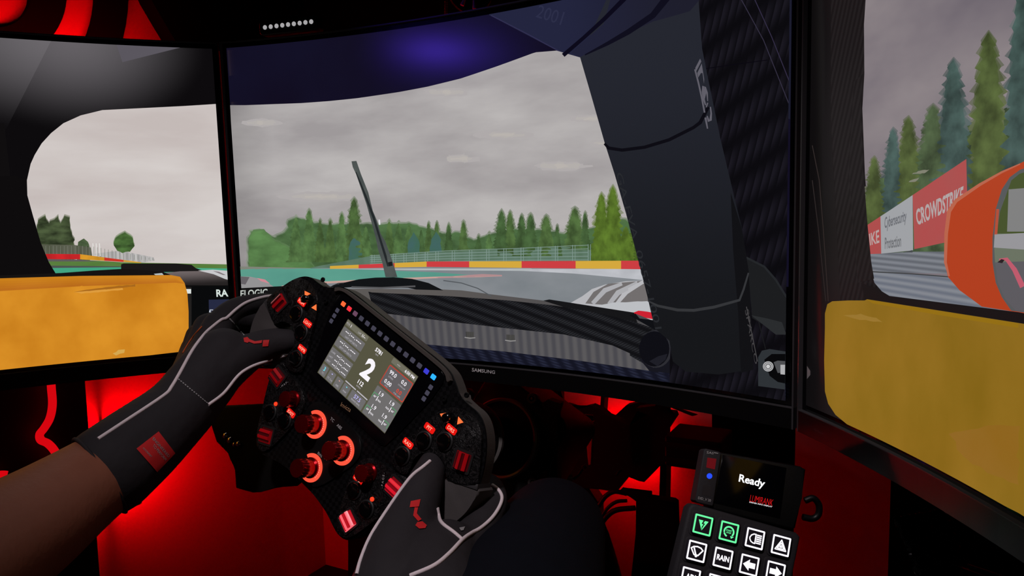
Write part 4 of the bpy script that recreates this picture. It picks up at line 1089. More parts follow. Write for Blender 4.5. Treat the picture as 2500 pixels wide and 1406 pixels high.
pm = [WL_(x, y, -45) for x, y in ((640, 985), (530, 990), (513, 1010), (513, 1040), (526, 1080), (550, 1104), (566, 1114), (578, 1138), (570, 1146), (573, 1192), (612, 1203), (640, 1192), (700, 1188), (745, 1150), (760, 1060))]
ph = wp('paddle_module', prism('paddle_module', pm, -62, -45, 5), pmat('module_black', (4, 4, 4), .7, spec=.15, var=.1))
for x, y, r in ((548, 1064, 3.4), (559, 1075, 3.6), (580, 1084, 3.2), (571, 1085, 2.6)):
    q = WL_(x, y, -43)
    t = Matrix.Translation((q[0] * .001, q[1] * .001, -.046))
    obj('chrome_ball', lathe('chrome_ball', [(.1, 0), (r, .8), (r * 1.1, 2), (r * .8, 3.4), (.1, 4)], 14, lambda v: t @ v), pmat('chrome', (225, 225, 228), .08, metal=1, var=.03), ph)
MATTE = pmat('matte_black', (5, 5, 5), .9, spec=.1, var=.1)
# ------------------------------------------------------------------ wheel base behind the wheel
BT = W_M @ Matrix.Translation((0, -.075, -.361))
base = thing('drive_motor', None, 'black direct drive motor housing behind the steering wheel', 'motor', mtx=BT)
obj('motor_housing', prism('motor_housing', rrect(0, 0, 150, 150, 20), -120, -6, 4, both=True), BLACK, base)
obj('front_ring', lathe('front_ring', [(57, -6), (57, 3), (55, 5), (52, 4), (52, -4)], 56), pmat('ring_grey', (170, 168, 175), .35, metal=.4, var=.08), base)
obj('motor_face', lathe('motor_face', [(52, -6), (52, -1), (44, 0), (30, 2), (29, 60), (20, 60)], 48), BLACK, base)
def BLm(px, py):
    o = W_O + W_R @ Vector((0, -.075, -.361))
    p = on_plane(px, py, o, W_N); q = W_R.transposed() @ (p - o)
    return q.x * 1000, q.y * 1000
for x, y in ((1301, 973), (1140, 961), (1303, 1178)):
    q = BLm(x, y); t = Matrix.Translation((q[0] * .001, q[1] * .001, -.004))
    b = obj('flange_bolt', lathe('flange_bolt', [(8, -4), (8, 7), (7, 8.5), (4, 8.5), (3.6, 5), (.1, 5)], 20, lambda v: t @ v), pmat('bolt_black', (90, 88, 90), .35, metal=.6, var=.1), base)
    obj('bolt_socket', lathe('bolt_socket', [(.1, 0), (2.6, 5.6), (2.0, 7.6), (.1, 8.2)], 12, lambda v: t @ v), STEEL, b)
# side mounting plate of the base
def yslab(name, px, y, th, mat, parent=None, bev=0.0, **kw):
    """polygon traced on the upright plane y = const, extruded away from the viewer"""
    pts = []
    for p in px:
        q = on_plane(p[0], p[1], Vector((0, y, 0)), Vector((0, 1, 0))); pts.append((q.x, q.z))
    return obj(name, prism(name, pts, -th, 0, bev, s=1.0, mp=lambda v: Vector((v.x, y - v.z, v.y))), mat, parent, **kw)
yslab('mounting_plate', [(1322, 985), (1338, 975), (1368, 985), (1360, 1010), (1362, 1195), (1345, 1200), (1335, 1190), (1340, 1040)], .16, .012, pmat('plate_dark', (44, 43, 46), .5, var=.1), label='black upright plate bolted beside the wheel motor', cat='bracket')

# ------------------------------------------------------------------ pedal frame and rig beams under the centre screen
ped = thing('pedal_frame', on_plane(1480, 1199, Vector((0, .44, 0)), Vector((0, 1, 0))), 'black pedal frame with a pale lever, silhouetted on the red wall', 'pedals')
yslab('side_plate', [(1366, 1008), (1380, 988), (1412, 998), (1444, 990), (1466, 1000), (1484, 1015), (1537, 1038), (1580, 1012), (1556, 1003), (1554, 996), (1599, 991), (1604, 984), (1629, 994), (1630, 1006), (1646, 1008), (1650, 1018), (1629, 1050), (1627, 1127), (1611, 1138), (1573, 1177), (1559, 1174), (1534, 1164), (1504, 1201), (1467, 1195), (1430, 1192), (1368, 1199)], .44, .018, RIGM, ped)
yslab('lever', [(1427, 1030), (1448, 1030), (1443, 1135), (1436, 1136)], .41, .008, pmat('lever_grey', (225, 215, 206), .5, metal=.0, var=.1), ped, .001)
def rod(name, a, b, da, db, r, mat, parent):
    return obj(name, tube(name, [P(*a, da), P(*b, db)], r, 14), mat, parent)
dl = (on_plane(1430, 1020, Vector((0, .40, 0)), Vector((0, 1, 0))) - CAM_P).dot(CAM_R @ Vector((0, 0, -1)))
rod('cross_pin', (1398, 1015), (1428, 1019), dl, dl, .0045, DARKM, ped)
rod('pin_collar', (1428, 1019), (1447, 1021), dl, dl, .006, STEEL, ped)
rod('cross_pin', (1359, 1011), (1370, 1012), dl, dl, .0045, STEEL, ped)
rod('clevis_bolt', (1382, 1164), (1396, 1166), dl, dl, .007, STEEL, ped)
rod('clevis_bolt', (1424, 1136), (1428, 1144), dl, dl, .004, STEEL, ped)
for p_ in ([(1400, 1170), (1412, 1160), (1424, 1142)], [(1505, 1160), (1512, 1150), (1518, 1147)]):
    obj('linkage', tube('linkage', [P(x, y, dl) for x, y in p_], .0025, 8), DARKM, ped)
# beams
beam = thing('rig_crossbeam', on_plane(1680, 1138, Vector((0, .36, 0)), Vector((0, 1, 0))), 'black extruded beam running left of the small ready display', 'beam')
q0 = on_plane(1622, 1056, Vector((0, .36, 0)), Vector((0, 1, 0))); q1 = on_plane(1760, 1074, Vector((0, .36, 0)), Vector((0, 1, 0))); q2 = on_plane(1622, 1128, Vector((0, .36, 0)), Vector((0, 1, 0)))
hz = (q0.z - q2.z) / 2; cz = (q0.z + q2.z) / 2 - .006
obj('beam_profile', box_me('beam_profile', ((q0.x + q1.x) / 2, .40, cz), ((q1.x - q0.x) / 2, 0, 0), (0, .04, 0), (0, 0, hz), .003), RIGM, beam)
for k in (-1, 1):
    obj('beam_slot', box_me('beam_slot', ((q0.x + q1.x) / 2, .3595, cz + k * hz * .5), ((q1.x - q0.x) / 2 * .98, 0, 0), (0, .001, 0), (0, 0, .004)), pmat('slot_black', (3, 3, 3), .8, var=.1), beam)
yslab('rig_upright', [(1611, 1130), (1627, 1130), (1625, 1232), (1605, 1950), (1590, 1950), (1609, 1230)], .52, .03, RIGM, bev=.002, label='slim black upright standing in front of the red wall', cat='post')
yslab('stand_post', [(1468, 955), (1477, 956), (1472, 1028), (1463, 1026)], .50, .02, RIGM, ped)
yslab('gusset', [(1528, 990), (1580, 978), (1590, 1000), (1560, 1025), (1540, 1042), (1490, 1025)], .49, .02, pmat('gusset_grey', (44, 42, 42), .7, var=.1), ped)
yslab('wheel_deck', [(850, 1180), (880, 1120), (900, 930), (1362, 930), (1366, 1190), (1440, 1195), (1460, 1225), (1466, 1900), (850, 1900)], .60, .03, MATTE, label='black upright rig panel below the wheel motor', cat='panel')
yslab('electronics_box', [(1510, 1200), (1582, 1209), (1582, 1218), (1640, 1226), (1648, 1232), (1650, 1290), (1644, 1500), (1530, 1500), (1552, 1300), (1556, 1222)], .32, .02, RIGM, bev=.002, label='black box on the rig floor left of the keypad', cat='box')
for k, pts in enumerate(([(1462, 1235), (1478, 1212), (1500, 1200), (1530, 1205)], [(1468, 1262), (1484, 1240), (1505, 1225), (1530, 1222)], [(1462, 1290), (1480, 1262), (1505, 1245), (1550, 1240)])):
    obj('loose_cable', tube('loose_cable', [on_plane(x, y, Vector((0, .38, 0)), Vector((0, 1, 0))) for x, y in spline(pts, 6)], (.004, .003, .0045)[k], 8), RIGM,
        label=('upper black cable arching over the red wall gap', 'middle thin black cable curling beside the pedal frame', 'lowest thick black cable looping beside the driver\'s knee')[k], cat='cable', group='loose cables by the pedals')
# thin lower edge of the screen shelf
yslab('shelf_edge', [(1628, 991), (1640, 992), (1702, 1013), (1690, 1016)], .30, .004, pmat('edge_grey', (96, 100, 100), .5, var=.1), label='thin grey metal strip under the centre screen', cat='strip')

# ------------------------------------------------------------------ keypad and small info display
K_D = .62
kx = (P(1862, 1336.5, K_D) - P(1800, 1320, K_D)).normalized()
kn_ = (CAM_P - P(1800, 1320, K_D)).normalized()
kn_ = (kn_ - kx * kn_.dot(kx)).normalized()
ky = kn_.cross(kx)
K_O = P(1800, 1320, K_D)
K_R = Matrix((kx, ky, kn_)).transposed()
K_M = Matrix.Translation(K_O) @ K_R.to_4x4()
def KL(px, py, h=0.0):
    p = on_plane(px, py, K_O + kn_ * h * .001, kn_); q = K_R.transposed() @ (p - K_O)
    return q.x * 1000, q.y * 1000
KB = pmat('keypad_rubber', (36, 34, 38), .7, spec=.3, bump=.08, bscale=700, var=.08)
pad = thing('button_keypad', None, 'black rubber keypad with rows of lit square icon keys', 'keypad', mtx=K_M)
k00 = KL(1714, 1281); k03 = KL(1904, 1331); k10 = KL(1699, 1345)
ux = Vector(((k03[0] - k00[0]) / 3, (k03[1] - k00[1]) / 3)); uy = Vector((k10[0] - k00[0], k10[1] - k00[1]))
tl = Vector(k00) - ux * .72 - uy * .70; tr_ = Vector(k00) + ux * 3.78 - uy * .62
body = [tuple(Vector(k00) + ux * a + uy * b) for a, b in ((-.52, -.66), (-.38, -.70), (3.55, -.62), (3.72, -.5), (3.72, 2.6), (3.6, 2.7), (-.5, 2.7), (-.62, 2.6), (-.62, -.5))]
kb = obj('keypad_body', prism('keypad_body', body, -16, -1, 2.5), KB, pad)
GRN, WHT = em((104, 250, 160), 1.15, 'key_light'), em((252, 246, 255), 1.15, 'key_light')
def icon(f, kind, cx, cy, c, m):
    S = lambda pts: [(cx + x, cy + y) for x, y in pts]
    def L(pts, w):
        pts = [Vector(p) for p in pts]
        for a, b in zip(pts[:-1], pts[1:]):
            d = (b - a); n = Vector((-d.y, d.x)).normalized() * w / 2; e = d.normalized() * w * .25
            f.poly(S([tuple(a - e + n), tuple(b + e + n), tuple(b + e - n), tuple(a - e - n)]), HK, m)
    if kind == 'volt':
        f.poly(S([(-4.2, 3.6), (-.2, 3.6), (-1.3, .6), (.3, .6), (-.7, -1.6), (-.5, -4.4)]), HK, m)
        f.poly(S([(4.2, 3.6), (1.2, 3.6), (.2, 1.5), (1.6, 1.4), (0, -2.2), (-.3, -4.4)]), HK, m)
    elif kind == 'start':
        L([(4 * math.cos(math.radians(a)), 4 * math.sin(math.radians(a))) for a in range(-35, 200, 15)], 1.3)
        for a in (205, 222, 238): L([(4 * math.cos(math.radians(a)), 4 * math.sin(math.radians(a))), (4 * math.cos(math.radians(a + 9)), 4 * math.sin(math.radians(a + 9)))], 1.3)
        f.poly(S([(1.6, -3.0), (4.8, -3.2), (2.6, -5.0)]), HK, m)
        f.text('START', cx, cy + 1.0, 1.25, HK, m, .02); f.text('STOP', cx, cy - .8, 1.25, HK, m, .02)
    elif kind == 'lamp':
        L([(.4, 3.6), (-1.4, 3.5), (-3.3, 2.3), (-4.4, .2), (-4.2, -1.2), (-3, -2.9), (-1.2, -3.7), (.4, -3.8), (.4, 3.6)], 1.0)
        for k in range(5): L([(1.4, 3.2 - k * 1.6), (5.2, 3.2 - k * 1.6)], 1.1)
    elif kind == 'hazard':
        L([(0, 4.4), (-4.6, -3.7), (4.6, -3.7), (0, 4.4)], 1.0); L([(0, 2.2), (-2.8, -2.6), (2.8, -2.6), (0, 2.2)], .9); L([(0, 0), (-.9, -1.4), (.9, -1.4), (0, 0)], .8)
    elif kind == 'wiper':
        L([(-5, 1.6), (-3, 3.2), (0, 3.8), (3, 3.2), (5, 1.6), (1.6, -3), (-1.8, -3), (-5, 1.6)], 1.1); L([(-.2, -3), (-2.6, 2.2)], 1.2); f.poly(S(circ(0, -3.6, 1.2, 10)), HK, m)
    elif kind in ('left', 'right'):
        sg = -1 if kind == 'left' else 1
        pts = [(-5 * sg, 2.2), (0, 2.2), (0, 4.6), (5.4 * sg, 0), (0, -4.6), (0, -2.2), (-5 * sg, -2.2)]
        f.poly(S(pts), HK, m)
    else:
        f.text(kind, cx, cy, 4.4 if kind == 'RAIN' else 4.6, HK, m, .035, 0, .78)
HK = 2.3
kinds = (('volt', 'start', 'lamp', 'hazard'), ('wiper', 'RAIN', 'left', 'right'), ('ADJ', '', '', ''))
for r_ in range(3):
    for c_ in range(4):
        q = Vector(k00) + ux * c_ + uy * r_
        k = obj('key', prism('key', rrect(q.x, q.y, 17.5, 17.5, 2.6), -1, 2.2, .9), pmat('key_face', (34, 30, 40), .55, spec=.3, var=.06), pad)
        rm = prism('key_well', rrect(q.x, q.y, 20.4, 20.4, 3.4), -1, -.2, .4)
        obj('key_well', rm, KB, k)
        f = Flat(); m = GRN if (r_ == 0 and c_ < 2) else WHT
        so = rrect(q.x, q.y, 15.4, 15.4, .9); si = rrect(q.x, q.y, 12.6, 12.6, .3)
        n_ = len(so)
        for i in range(n_):
            j = (i + 1) % n_
            f.poly([so[i], so[j], si[j], si[i]], HK, m)
        if kinds[r_][c_]: icon(f, kinds[r_][c_], q.x, q.y, None, m)
        f.build('key_light', k)
# info display above
did = thing('info_display', None, 'small black display unit reading Ready above the keypad', 'display', mtx=K_M)
kp = lambda pts, h=0: [KL(x, y, h) for x, y in pts]
obj('case', prism('case', kp([(1752, 1102), (1958, 1138), (1972, 1146), (1962, 1215), (1946, 1290), (1936, 1293), (1737, 1243), (1737, 1236)]), -22, -3, 2), BLACK, did)
side = obj('side_panel', prism('side_panel', kp([(1724, 1095), (1755, 1102), (1761, 1106), (1742, 1234), (1738, 1236), (1702, 1227), (1697, 1221), (1719, 1099)]), -14, 0, 1.2), KB, did)
scr = obj('display_screen', prism('display_screen', kp([(1764, 1110), (1920, 1142), (1904, 1266), (1744, 1228)], -3), -4, -2.6, .2), GLOSSB, did)
def ktext(f, s, quad, h, mat, bold=0.0):
    vs, fs, w, hh = text_geo(s, bold)
    a, b_, c, d = [Vector(KL(x, y, h)) for x, y in quad]
    k = f._k(mat); st0 = len(f.v); f.n += 1
    for x, y in vs:
        u = x / w + .5; v = .5 - y / hh
        p = (a * (1 - u) + b_ * u) * (1 - v) + (d * (1 - u) + c * u) * v
        f.v.append(Vector((p.x, p.y, h + f.n * .0006)) * .001)
    for t in fs: f.f.append(tuple(st0 + i for i in t)); f.mi.append(k)
f = Flat()
ktext(f, 'Ready', ((1806, 1157), (1870, 1172), (1864, 1196), (1802, 1181)), -2.5, em((250, 250, 252), 1.1, 'display_light'), .025)
LR = em((220, 22, 26), 1.0, 'display_light')
ktext(f, 'LUMIRANK', ((1833, 1208), (1889, 1220), (1885, 1235), (1830, 1224)), -2.5, LR, -.012)
ktext(f, 'DRIVER INFO DISPLAY', ((1830, 1224), (1886, 1235.5), (1885, 1239), (1829, 1227)), -2.5, em((240, 238, 240), 1.0, 'display_light'), .02)
f.build('display_lettering', scr)
f = Flat()
f.poly(kp([(1727, 1117), (1749, 1120), (1745, 1146), (1724, 1141)]), .15, em((92, 14, 20), 1, 'lamp_window'))
f.poly(kp([(1716, 1184), (1738, 1188), (1733, 1212), (1713, 1208)]), .15, pmat('lamp_window_dark', (30, 27, 32), .5, var=.1))
f.poly(kp([(1732 + 7 * math.cos(a * .52), 1162 + 7 * math.sin(a * .52)) for a in range(12)]), .18, em((40, 78, 255), 1.1, 'lamp_window'))
PR = pmat('print_grey', (170, 168, 170), .6, var=.05)
ktext(f, 'SAS', ((1726, 1101), (1743, 1104), (1742, 1109), (1725, 1107)), .2, PR)
f.poly(kp([(1743, 1104), (1753, 1106), (1753, 1107.5), (1743, 1105.8)]), .2, PR)
ktext(f, 'DID_V 20', ((1705, 1212), (1736, 1219), (1735, 1226), (1704, 1219)), .2, PR)
f.build('side_print', side)
obj('display_cable', tube('display_cable', [P(x, y, .645) for x, y in spline([(1965, 1222), (1985, 1216), (1999, 1232), (1998, 1255), (1984, 1266), (1960, 1262)], 5)], .0028, 10), BLACK, label='black cable looping out of the ready display\'s right side', cat='cable')

# ------------------------------------------------------------------ things on and around the monitors
# bar with nine white dots
s0, t0 = MC.st(636, 66); s1, t1 = MC.st(775, 47); _, tb = MC.st(645, 88); _, tt = MC.st(640, 52)
bar = thing('sensor_bar', MC.pt((s0 + s1) / 2, tb, .0), 'small black bar with nine pale dots on top of centre screen', 'sensor bar')
cs, ct = (s0 + s1) / 2, (tb + tt) / 2
n_ = MC.nrm(cs); uxx = (MC.pt(cs + .01, ct) - MC.pt(cs - .01, ct)).normalized(); uzz = Vector((0, 0, 1))
hw = abs(s1 - s0) / 2; hh = abs(tt - tb) / 2
obj('bar_case', prism('bar_case', rrect(0, 0, hw * 2000, hh * 2000, 5), -14, 4, 1.5, mp=lambda v: MC.pt(cs, ct) + uxx * v.x + uzz * v.y + n_ * v.z), BLACK, bar)
for i in range(9):
    px, py = 647 + (760 - 647) * i / 8, 67 + (53 - 67) * i / 8
    q = on_plane(px, py, MC.pt(cs, ct) + n_ * .0042, n_)
    obj('dot', lathe('dot', [(2.75, 0), (2.75, .5), (2.4, .8), (.1, .9)], 18, lambda v: q + uxx * v.x + uzz * v.y + n_ * v.z), em((166, 164, 166), 1, 'dot_light'), bar)
# webcam hanging into view at the top edge
wc = P(1150, -28, .93); wn = (CAM_P - wc).normalized(); wx = wn.cross(Vector((0, 0, 1))).normalized() * -1; wy = wn.cross(wx)
wcam = thing('webcam', wc, 'black round webcam cut by the top edge above the centre screen', 'webcam')
fw = lambda v: wc + wx * v.x + wy * v.y + wn * v.z
obj('lens_barrel', lathe('lens_barrel', [(30, -30), (30, 0), (28, 3), (24, 3), (22, -4), (8, -6), (.1, -6)], 40, fw), GLOSSB, wcam)
for a, b in (((1136, -6), (1128, 13)), ((1157, -4), (1158.5, 22))):
    obj('reflection_streak', tube('reflection_streak', [P(*a, .91), P(*b, .91)], .0016, 8, radii=[.0012, .0026]), pmat('streak_white', (235, 232, 235), .25, metal=.3, var=.05, emit=(0, 0, 0), es=0), wcam)  # white streaks standing in for reflections on the lens barrel
sp = [P(1089 + 3.2 * math.cos(k * .9), 2 + k * .62, .955) + CAM_R @ Vector((0, 0, .0016 * math.sin(k * .9))) for k in range(56)]
obj('coiled_cable', tube('coiled_cable', sp, .0006, 6), pmat('coil_grey', (150, 146, 146), .4, metal=.6, var=.1), label='tiny coiled grey lead beside the webcam', cat='cable')
# crumpled black film, lower right
random.seed(11)
def crumple():
    vs, fs = [], []
    nx, ny = 26, 30
    for j in range(ny + 1):
        for i in range(nx + 1):
            u, v = i / nx, j / ny
            px = 2185 + 125 * u + 70 * v - 25 * (v - .5) ** 2; py = 1262 + 190 * v - 20 * u
            vs.append(P(px + random.uniform(-2, 2), py + random.uniform(-2, 2), .56 + random.uniform(-.0028, .0028) + .02 * u))
    for j in range(ny):
        for i in range(nx):
            a = j * (nx + 1) + i
            fs.append((a, a + 1, a + nx + 2)); fs.append((a, a + nx + 2, a + nx + 1))
    me = mesh('crumpled_film', vs, fs)
    bm = bmesh.new(); bm.from_mesh(me)
    bmesh.ops.solidify(bm, geom=bm.faces[:], thickness=.0004)
    return bm_mesh('crumpled_film', bm)
obj('crumpled_film', crumple(), pmat('black_film', (70, 69, 70), .14, metal=.9, var=.1), label='crumpled shiny black film at the lower right', cat='film')
yslab('added_slab', [(2175, 1175), (2700, 1175), (2700, 1950), (2150, 1950)], .42, .2, MATTE, label='black chest added to darken the lower right corner', cat='slab')  # added block hiding the red wall, in place of the light's falloff
# lower frame of the right monitor: violet sheen put into a grey strip
yslab('side_panel_board', [(1738, 1004), (1760, 1006), (1934, 1040), (1938, 1046), (1932, 1400), (1900, 1900), (1745, 1900)], .56, .02, MATTE, label='black upright board behind the ready display and keypad', cat='board')
obj('sheen_strip', prism('sheen_strip', [KL(x, y, 0) for x, y in ((2040, 1078), (2100, 1122), (2190, 1174), (2222, 1194), (2190, 1188), (2155, 1174), (2095, 1135))], 60, 64, .5, mp=lambda v: K_M @ v), pmat('sheen_grey', (92, 88, 104), .3, metal=.4, var=.1), label='thin grey tray standing for the violet sheen under the right monitor', cat='edging')

# ------------------------------------------------------------------ wall decoration and red lamps
def onwl(px, py, d=0.0): return on_plane(px, py, Vector((WL + d, 0, 0)), Vector((1, 0, 0)))
def wall_poly(name, px, d0, d1, mat, parent=None, **kw):
    pts = [onwl(x, y, d1) for x, y in px]
    pts = [(p.y, p.z) for p in pts]
    return obj(name, prism(name, pts, d0, d1, 0, s=1.0, mp=lambda v: Vector((WL + v.z, v.x, v.y))), mat, parent, **kw)
MATTE = pmat('matte_black', (5, 5, 5), .9, spec=.1, var=.1)
art = thing('ring_wall_art', onwl(150, 60), 'red lit wall art of black rings above the left monitor', 'wall art')
def wall_ring(c0, r0, c1, r1, cy=-12, n=72):
    vs, fs = [], []
    for d in (.012, .0005):
        for c, r in ((c0, r0), (c1, r1)):
            for x, y in circ(c, cy, r, n):
                q = onwl(x, y, .012); vs.append(Vector((WL + d, q.y, q.z)))
    for k in range(n):
        l = (k + 1) % n
        fs += [(k, l, n + l, n + k), (2 * n + k, 3 * n + k, 3 * n + l, 2 * n + l), (k, 2 * n + k, 2 * n + l, l), (n + k, n + l, 3 * n + l, 3 * n + k)]
    bm = bmesh.new(); bm.from_mesh(mesh('black_ring', vs, fs))
    return obj('black_ring', bm_mesh('black_ring', bm), MATTE, art)
wall_ring(-2, 78, 3, 160)
wall_ring(-30, 266, -104, 418)
wall_poly('black_wall_panel', [(352, -40), (372, 4), (402, 56), (440, 120), (735, 120), (735, -300), (240, -300)], 0, .04, MATTE, label='black panel with slanted edge right of the ring art', cat='panel')  # plain black slab from the slanted edge towards the corner
# dark board beside the lit wall, with a neon strip
def onx(px, py, x): return on_plane(px, py, Vector((x, 0, 0)), Vector((1, 0, 0)))
bp = [onx(x, y, -.86) for x, y in ((-60, 880), (203, 880), (208, 940), (246, 1440), (-60, 1440))]
obj('dark_board', prism('dark_board', [(p.y, p.z) for p in bp], -.02, 0, 0, s=1.0, mp=lambda v: Vector((-.86 + v.z, v.x, v.y))), pmat('board_black', (14, 12, 12), .7, var=.15), label='dark upright board left of the bright red wall', cat='board')
NEON = pmat('neon_tube', (60, 0, 2), .4, emit=(214, 6, 16), es=1.0, var=.05)
np_ = [onx(x, y, -.845) for x, y in spline([(124, 880), (125, 940), (128, 985), (122, 1020), (108, 1045), (97, 1060), (100, 1074), (116, 1082), (130, 1096), (138, 1112), (140, 1140)], 5)]
obj('neon_strip', tube('neon_strip', np_, .0066, 10), NEON, label='red neon strip bending down the dark board', cat='light strip')
np_ = [onx(x, y, -.845) for x, y in ((-30, 1172), (-4, 1168), (8, 1160), (10, 1150))]
obj('neon_strip', tube('neon_strip', np_, .006, 10), NEON, label='short red neon end at the far left edge', cat='light strip')
REDL = lambda es: pmat('red_tube_%g' % es, (40, 0, 0), .4, emit=(255, 0, 5), es=es, var=.05)
def lamp_bar(a, b, r, es, label, wall):
    root = thing('red_light_bar', (a + b) / 2, label, 'lamp', 'red light bars of the room')
    obj('tube', tube('tube', [a, b], r, 10), REDL(es), root)
    d = (b - a).normalized()
    for e, s_ in ((a, -1), (b, 1)):
        obj('end_cap', tube('end_cap', [e, e + d * s_ * .02], r * 1.25, 12), BLACK, root)
        obj('wall_bracket', tube('wall_bracket', [e + d * s_ * .012, e + d * s_ * .012 + wall], .004, 8), BLACK, root)
    return root
c = onwl(318, 1135, .085)
lamp_bar(c + Vector((0, 0, -.06)), c + Vector((0, 0, .06)), .012, 125, 'red light bar close to the side wall behind the driver\'s forearm', Vector((-.086, 0, 0)))
c = onwl(200, 165, .10)
lamp_bar(c + Vector((0, -.15, 0)), c + Vector((0, .15, 0)), .010, 30, 'red light bar on the wall hidden behind the left monitor', Vector((-.101, 0, 0)))
c = on_plane(1530, 1095, Vector((0, WB - .042, 0)), Vector((0, 1, 0)))
lamp_bar(c + Vector((-.06, 0, 0)), c + Vector((.06, 0, 0)), .012, 36, 'red light bar by the back wall behind the pedal frame', Vector((0, .043, 0)))
obj('black_wall_panel', box_me('black_wall_panel', (.45, WB - .02, 1.75), (1.38, 0, 0), (0, .02, 0), (0, 0, .62), .004), MATTE, label='wide black panel added to darken the wall above the centre screen', cat='panel')  # added black sheet that keeps red lamp light off the upper wall
# housing for the added overhead spot and a blue LED behind
sl = thing('added_spot', SPOT_P + Vector((0, 0, .3)), 'black housing of the spot added over the driver', 'lamp')
sd_ = (SPOT_T - SPOT_P).normalized(); su_ = sd_.orthogonal().normalized(); sv_ = sd_.cross(su_)
obj('spot_can', lathe('spot_can', [(30, -90), (48, -80), (58, 10), (56, 10), (52, -20), (.1, -60)], 28, lambda v: SPOT_P + sd_ * (v.z - .04) + su_ * v.x + sv_ * v.y), BLACK, sl)
obj('spot_stem', tube('spot_stem', [SPOT_P - sd_ * .12, SPOT_P + Vector((0, -.06, .3))], .01, 10), BLACK, sl)
BLUE_W = 0.27
sb, tb_ = MC.st(1072, 125)
pb = MC.pt(sb, tb_); nb = MC.nrm(sb); db = (pb - CAM_P).normalized()
rb = db - nb * 2 * db.dot(nb)
led = pb + rb * .44
ll = thing('blue_led_spot', led + rb * .02, 'small round blue LED lamp mirrored in the centre screen', 'lamp')
spot('blue_led_light', led - rb * .03, pb, BLUE_W, (.12, .05, 1.0), 34.0, 1.0, .012)
obj('led_gooseneck', tube('led_gooseneck', spline([led + rb * .02, led + rb * .05 + Vector((-.05, -.03, .03)), ML.pt(-.16, SH / 2 + .05, .03), ML.pt(-.16, SH / 2 + .004, -.006)], 6), .004, 8), BLACK, ll)
obj('led_housing', lathe('led_housing', [(14, -20), (15, 0), (14, 3), (12.5, 3), (12.5, -2), (.1, -2)], 24, lambda v: led - rb * v.z + rb.orthogonal().normalized() * v.x + rb.cross(rb.orthogonal().normalized()) * v.y), BLACK, ll)
# ------------------------------------------------------------------ the driver: forearm, gloves, trouser leg
def ball(bm, c, r, axes=None):
    res = bmesh.ops.create_icosphere(bm, subdivisions=3, radius=1.0)
    for v in res['verts']:
        v.co = c + v.co * r
def cone(bm, a, b, ra, rb):
    d = (b - a)
    if d.length < 1e-6: return
    t = d.normalized(); u = t.orthogonal().normalized(); w = t.cross(u)
    n = 20; A, B = [], []
    for k in range(n):
        an = 2 * math.pi * k / n; o = u * math.cos(an) + w * math.sin(an)
        A.append(bm.verts.new(a + o * ra)); B.append(bm.verts.new(b + o * rb))
    for k in range(n):
        l = (k + 1) % n
        bm.faces.new((A[k], A[l], B[l], B[k]))
    bm.faces.new(A[::-1]); bm.faces.new(B)
def limb(chains, voxel=.0028, sm=6, name='limb', noise=0.0, ns=60.0):
    """union of tapering chains grown into one continuous skin; a chain is [(px, py, depth, radius)] or [(Vector, radius)]"""
    bm = bmesh.new()
    for ch in chains:
        pts = [(P(c[0], c[1], c[2]), c[3]) if len(c) == 4 else (c[0], c[1]) for c in ch]
        # resample with a spline so bends are round
        q = spline([tuple(p) + (r,) for p, r in pts], 4) if len(pts) > 2 else [Vector(tuple(p) + (r,)) for p, r in pts]
        pr = None
        for w in q:
            c = Vector(w[:3]); r = w[3]
            ball(bm, c, r)
            if pr: cone(bm, pr[0], c, pr[1], r)
            pr = (c, r)
    bmesh.ops.recalc_face_normals(bm, faces=bm.faces[:])
    me = bpy.data.meshes.new(name); bm.to_mesh(me); bm.free()
    o = bpy.data.objects.new(name, me); COL.objects.link(o)
    m = o.modifiers.new('skin', 'REMESH'); m.mode = 'VOXEL'; m.voxel_size = voxel
    m = o.modifiers.new('soft', 'SMOOTH'); m.factor = .5; m.iterations = sm
    dg = bpy.context.evaluated_depsgraph_get(); dg.update()
    out = bpy.data.meshes.new_from_object(o.evaluated_get(dg))
    bpy.data.objects.remove(o); bpy.data.meshes.remove(me)
    out.name = name
    return smooth(out)
def bvh_of(me):
    return BVHTree.FromPolygons([v.co for v in me.vertices], [tuple(p.vertices) for p in me.polygons])
def cast(tree, px, py, lift, last=None):
    d = ray(px, py)
    h = tree.ray_cast(CAM_P, d.normalized())
    if h[0] is not None:
        n = h[1] if h[1].dot(d) < 0 else -h[1]
        return h[0] + n * lift
    if last is not None:
        return P(px, py, (last - CAM_P).dot(CAM_R @ Vector((0, 0, -1))))
    return None
def piping(name, tree, px, r, mat, parent, n=6, lift=.0004, radii=None):
    pts = []
    for q in spline(px, n):
        h = cast(tree, q.x, q.y, lift, pts[-1] if pts else None)
        if h is not None: pts.append(h)
    # relax the depth so the cord lies smoothly
    for _ in range(2):
        pts = [pts[0]] + [(pts[i - 1] + pts[i] * 2 + pts[i + 1]) / 4 for i in range(1, len(pts) - 1)] + [pts[-1]]
    return obj(name, tube(name, pts, r, 8), mat, parent)
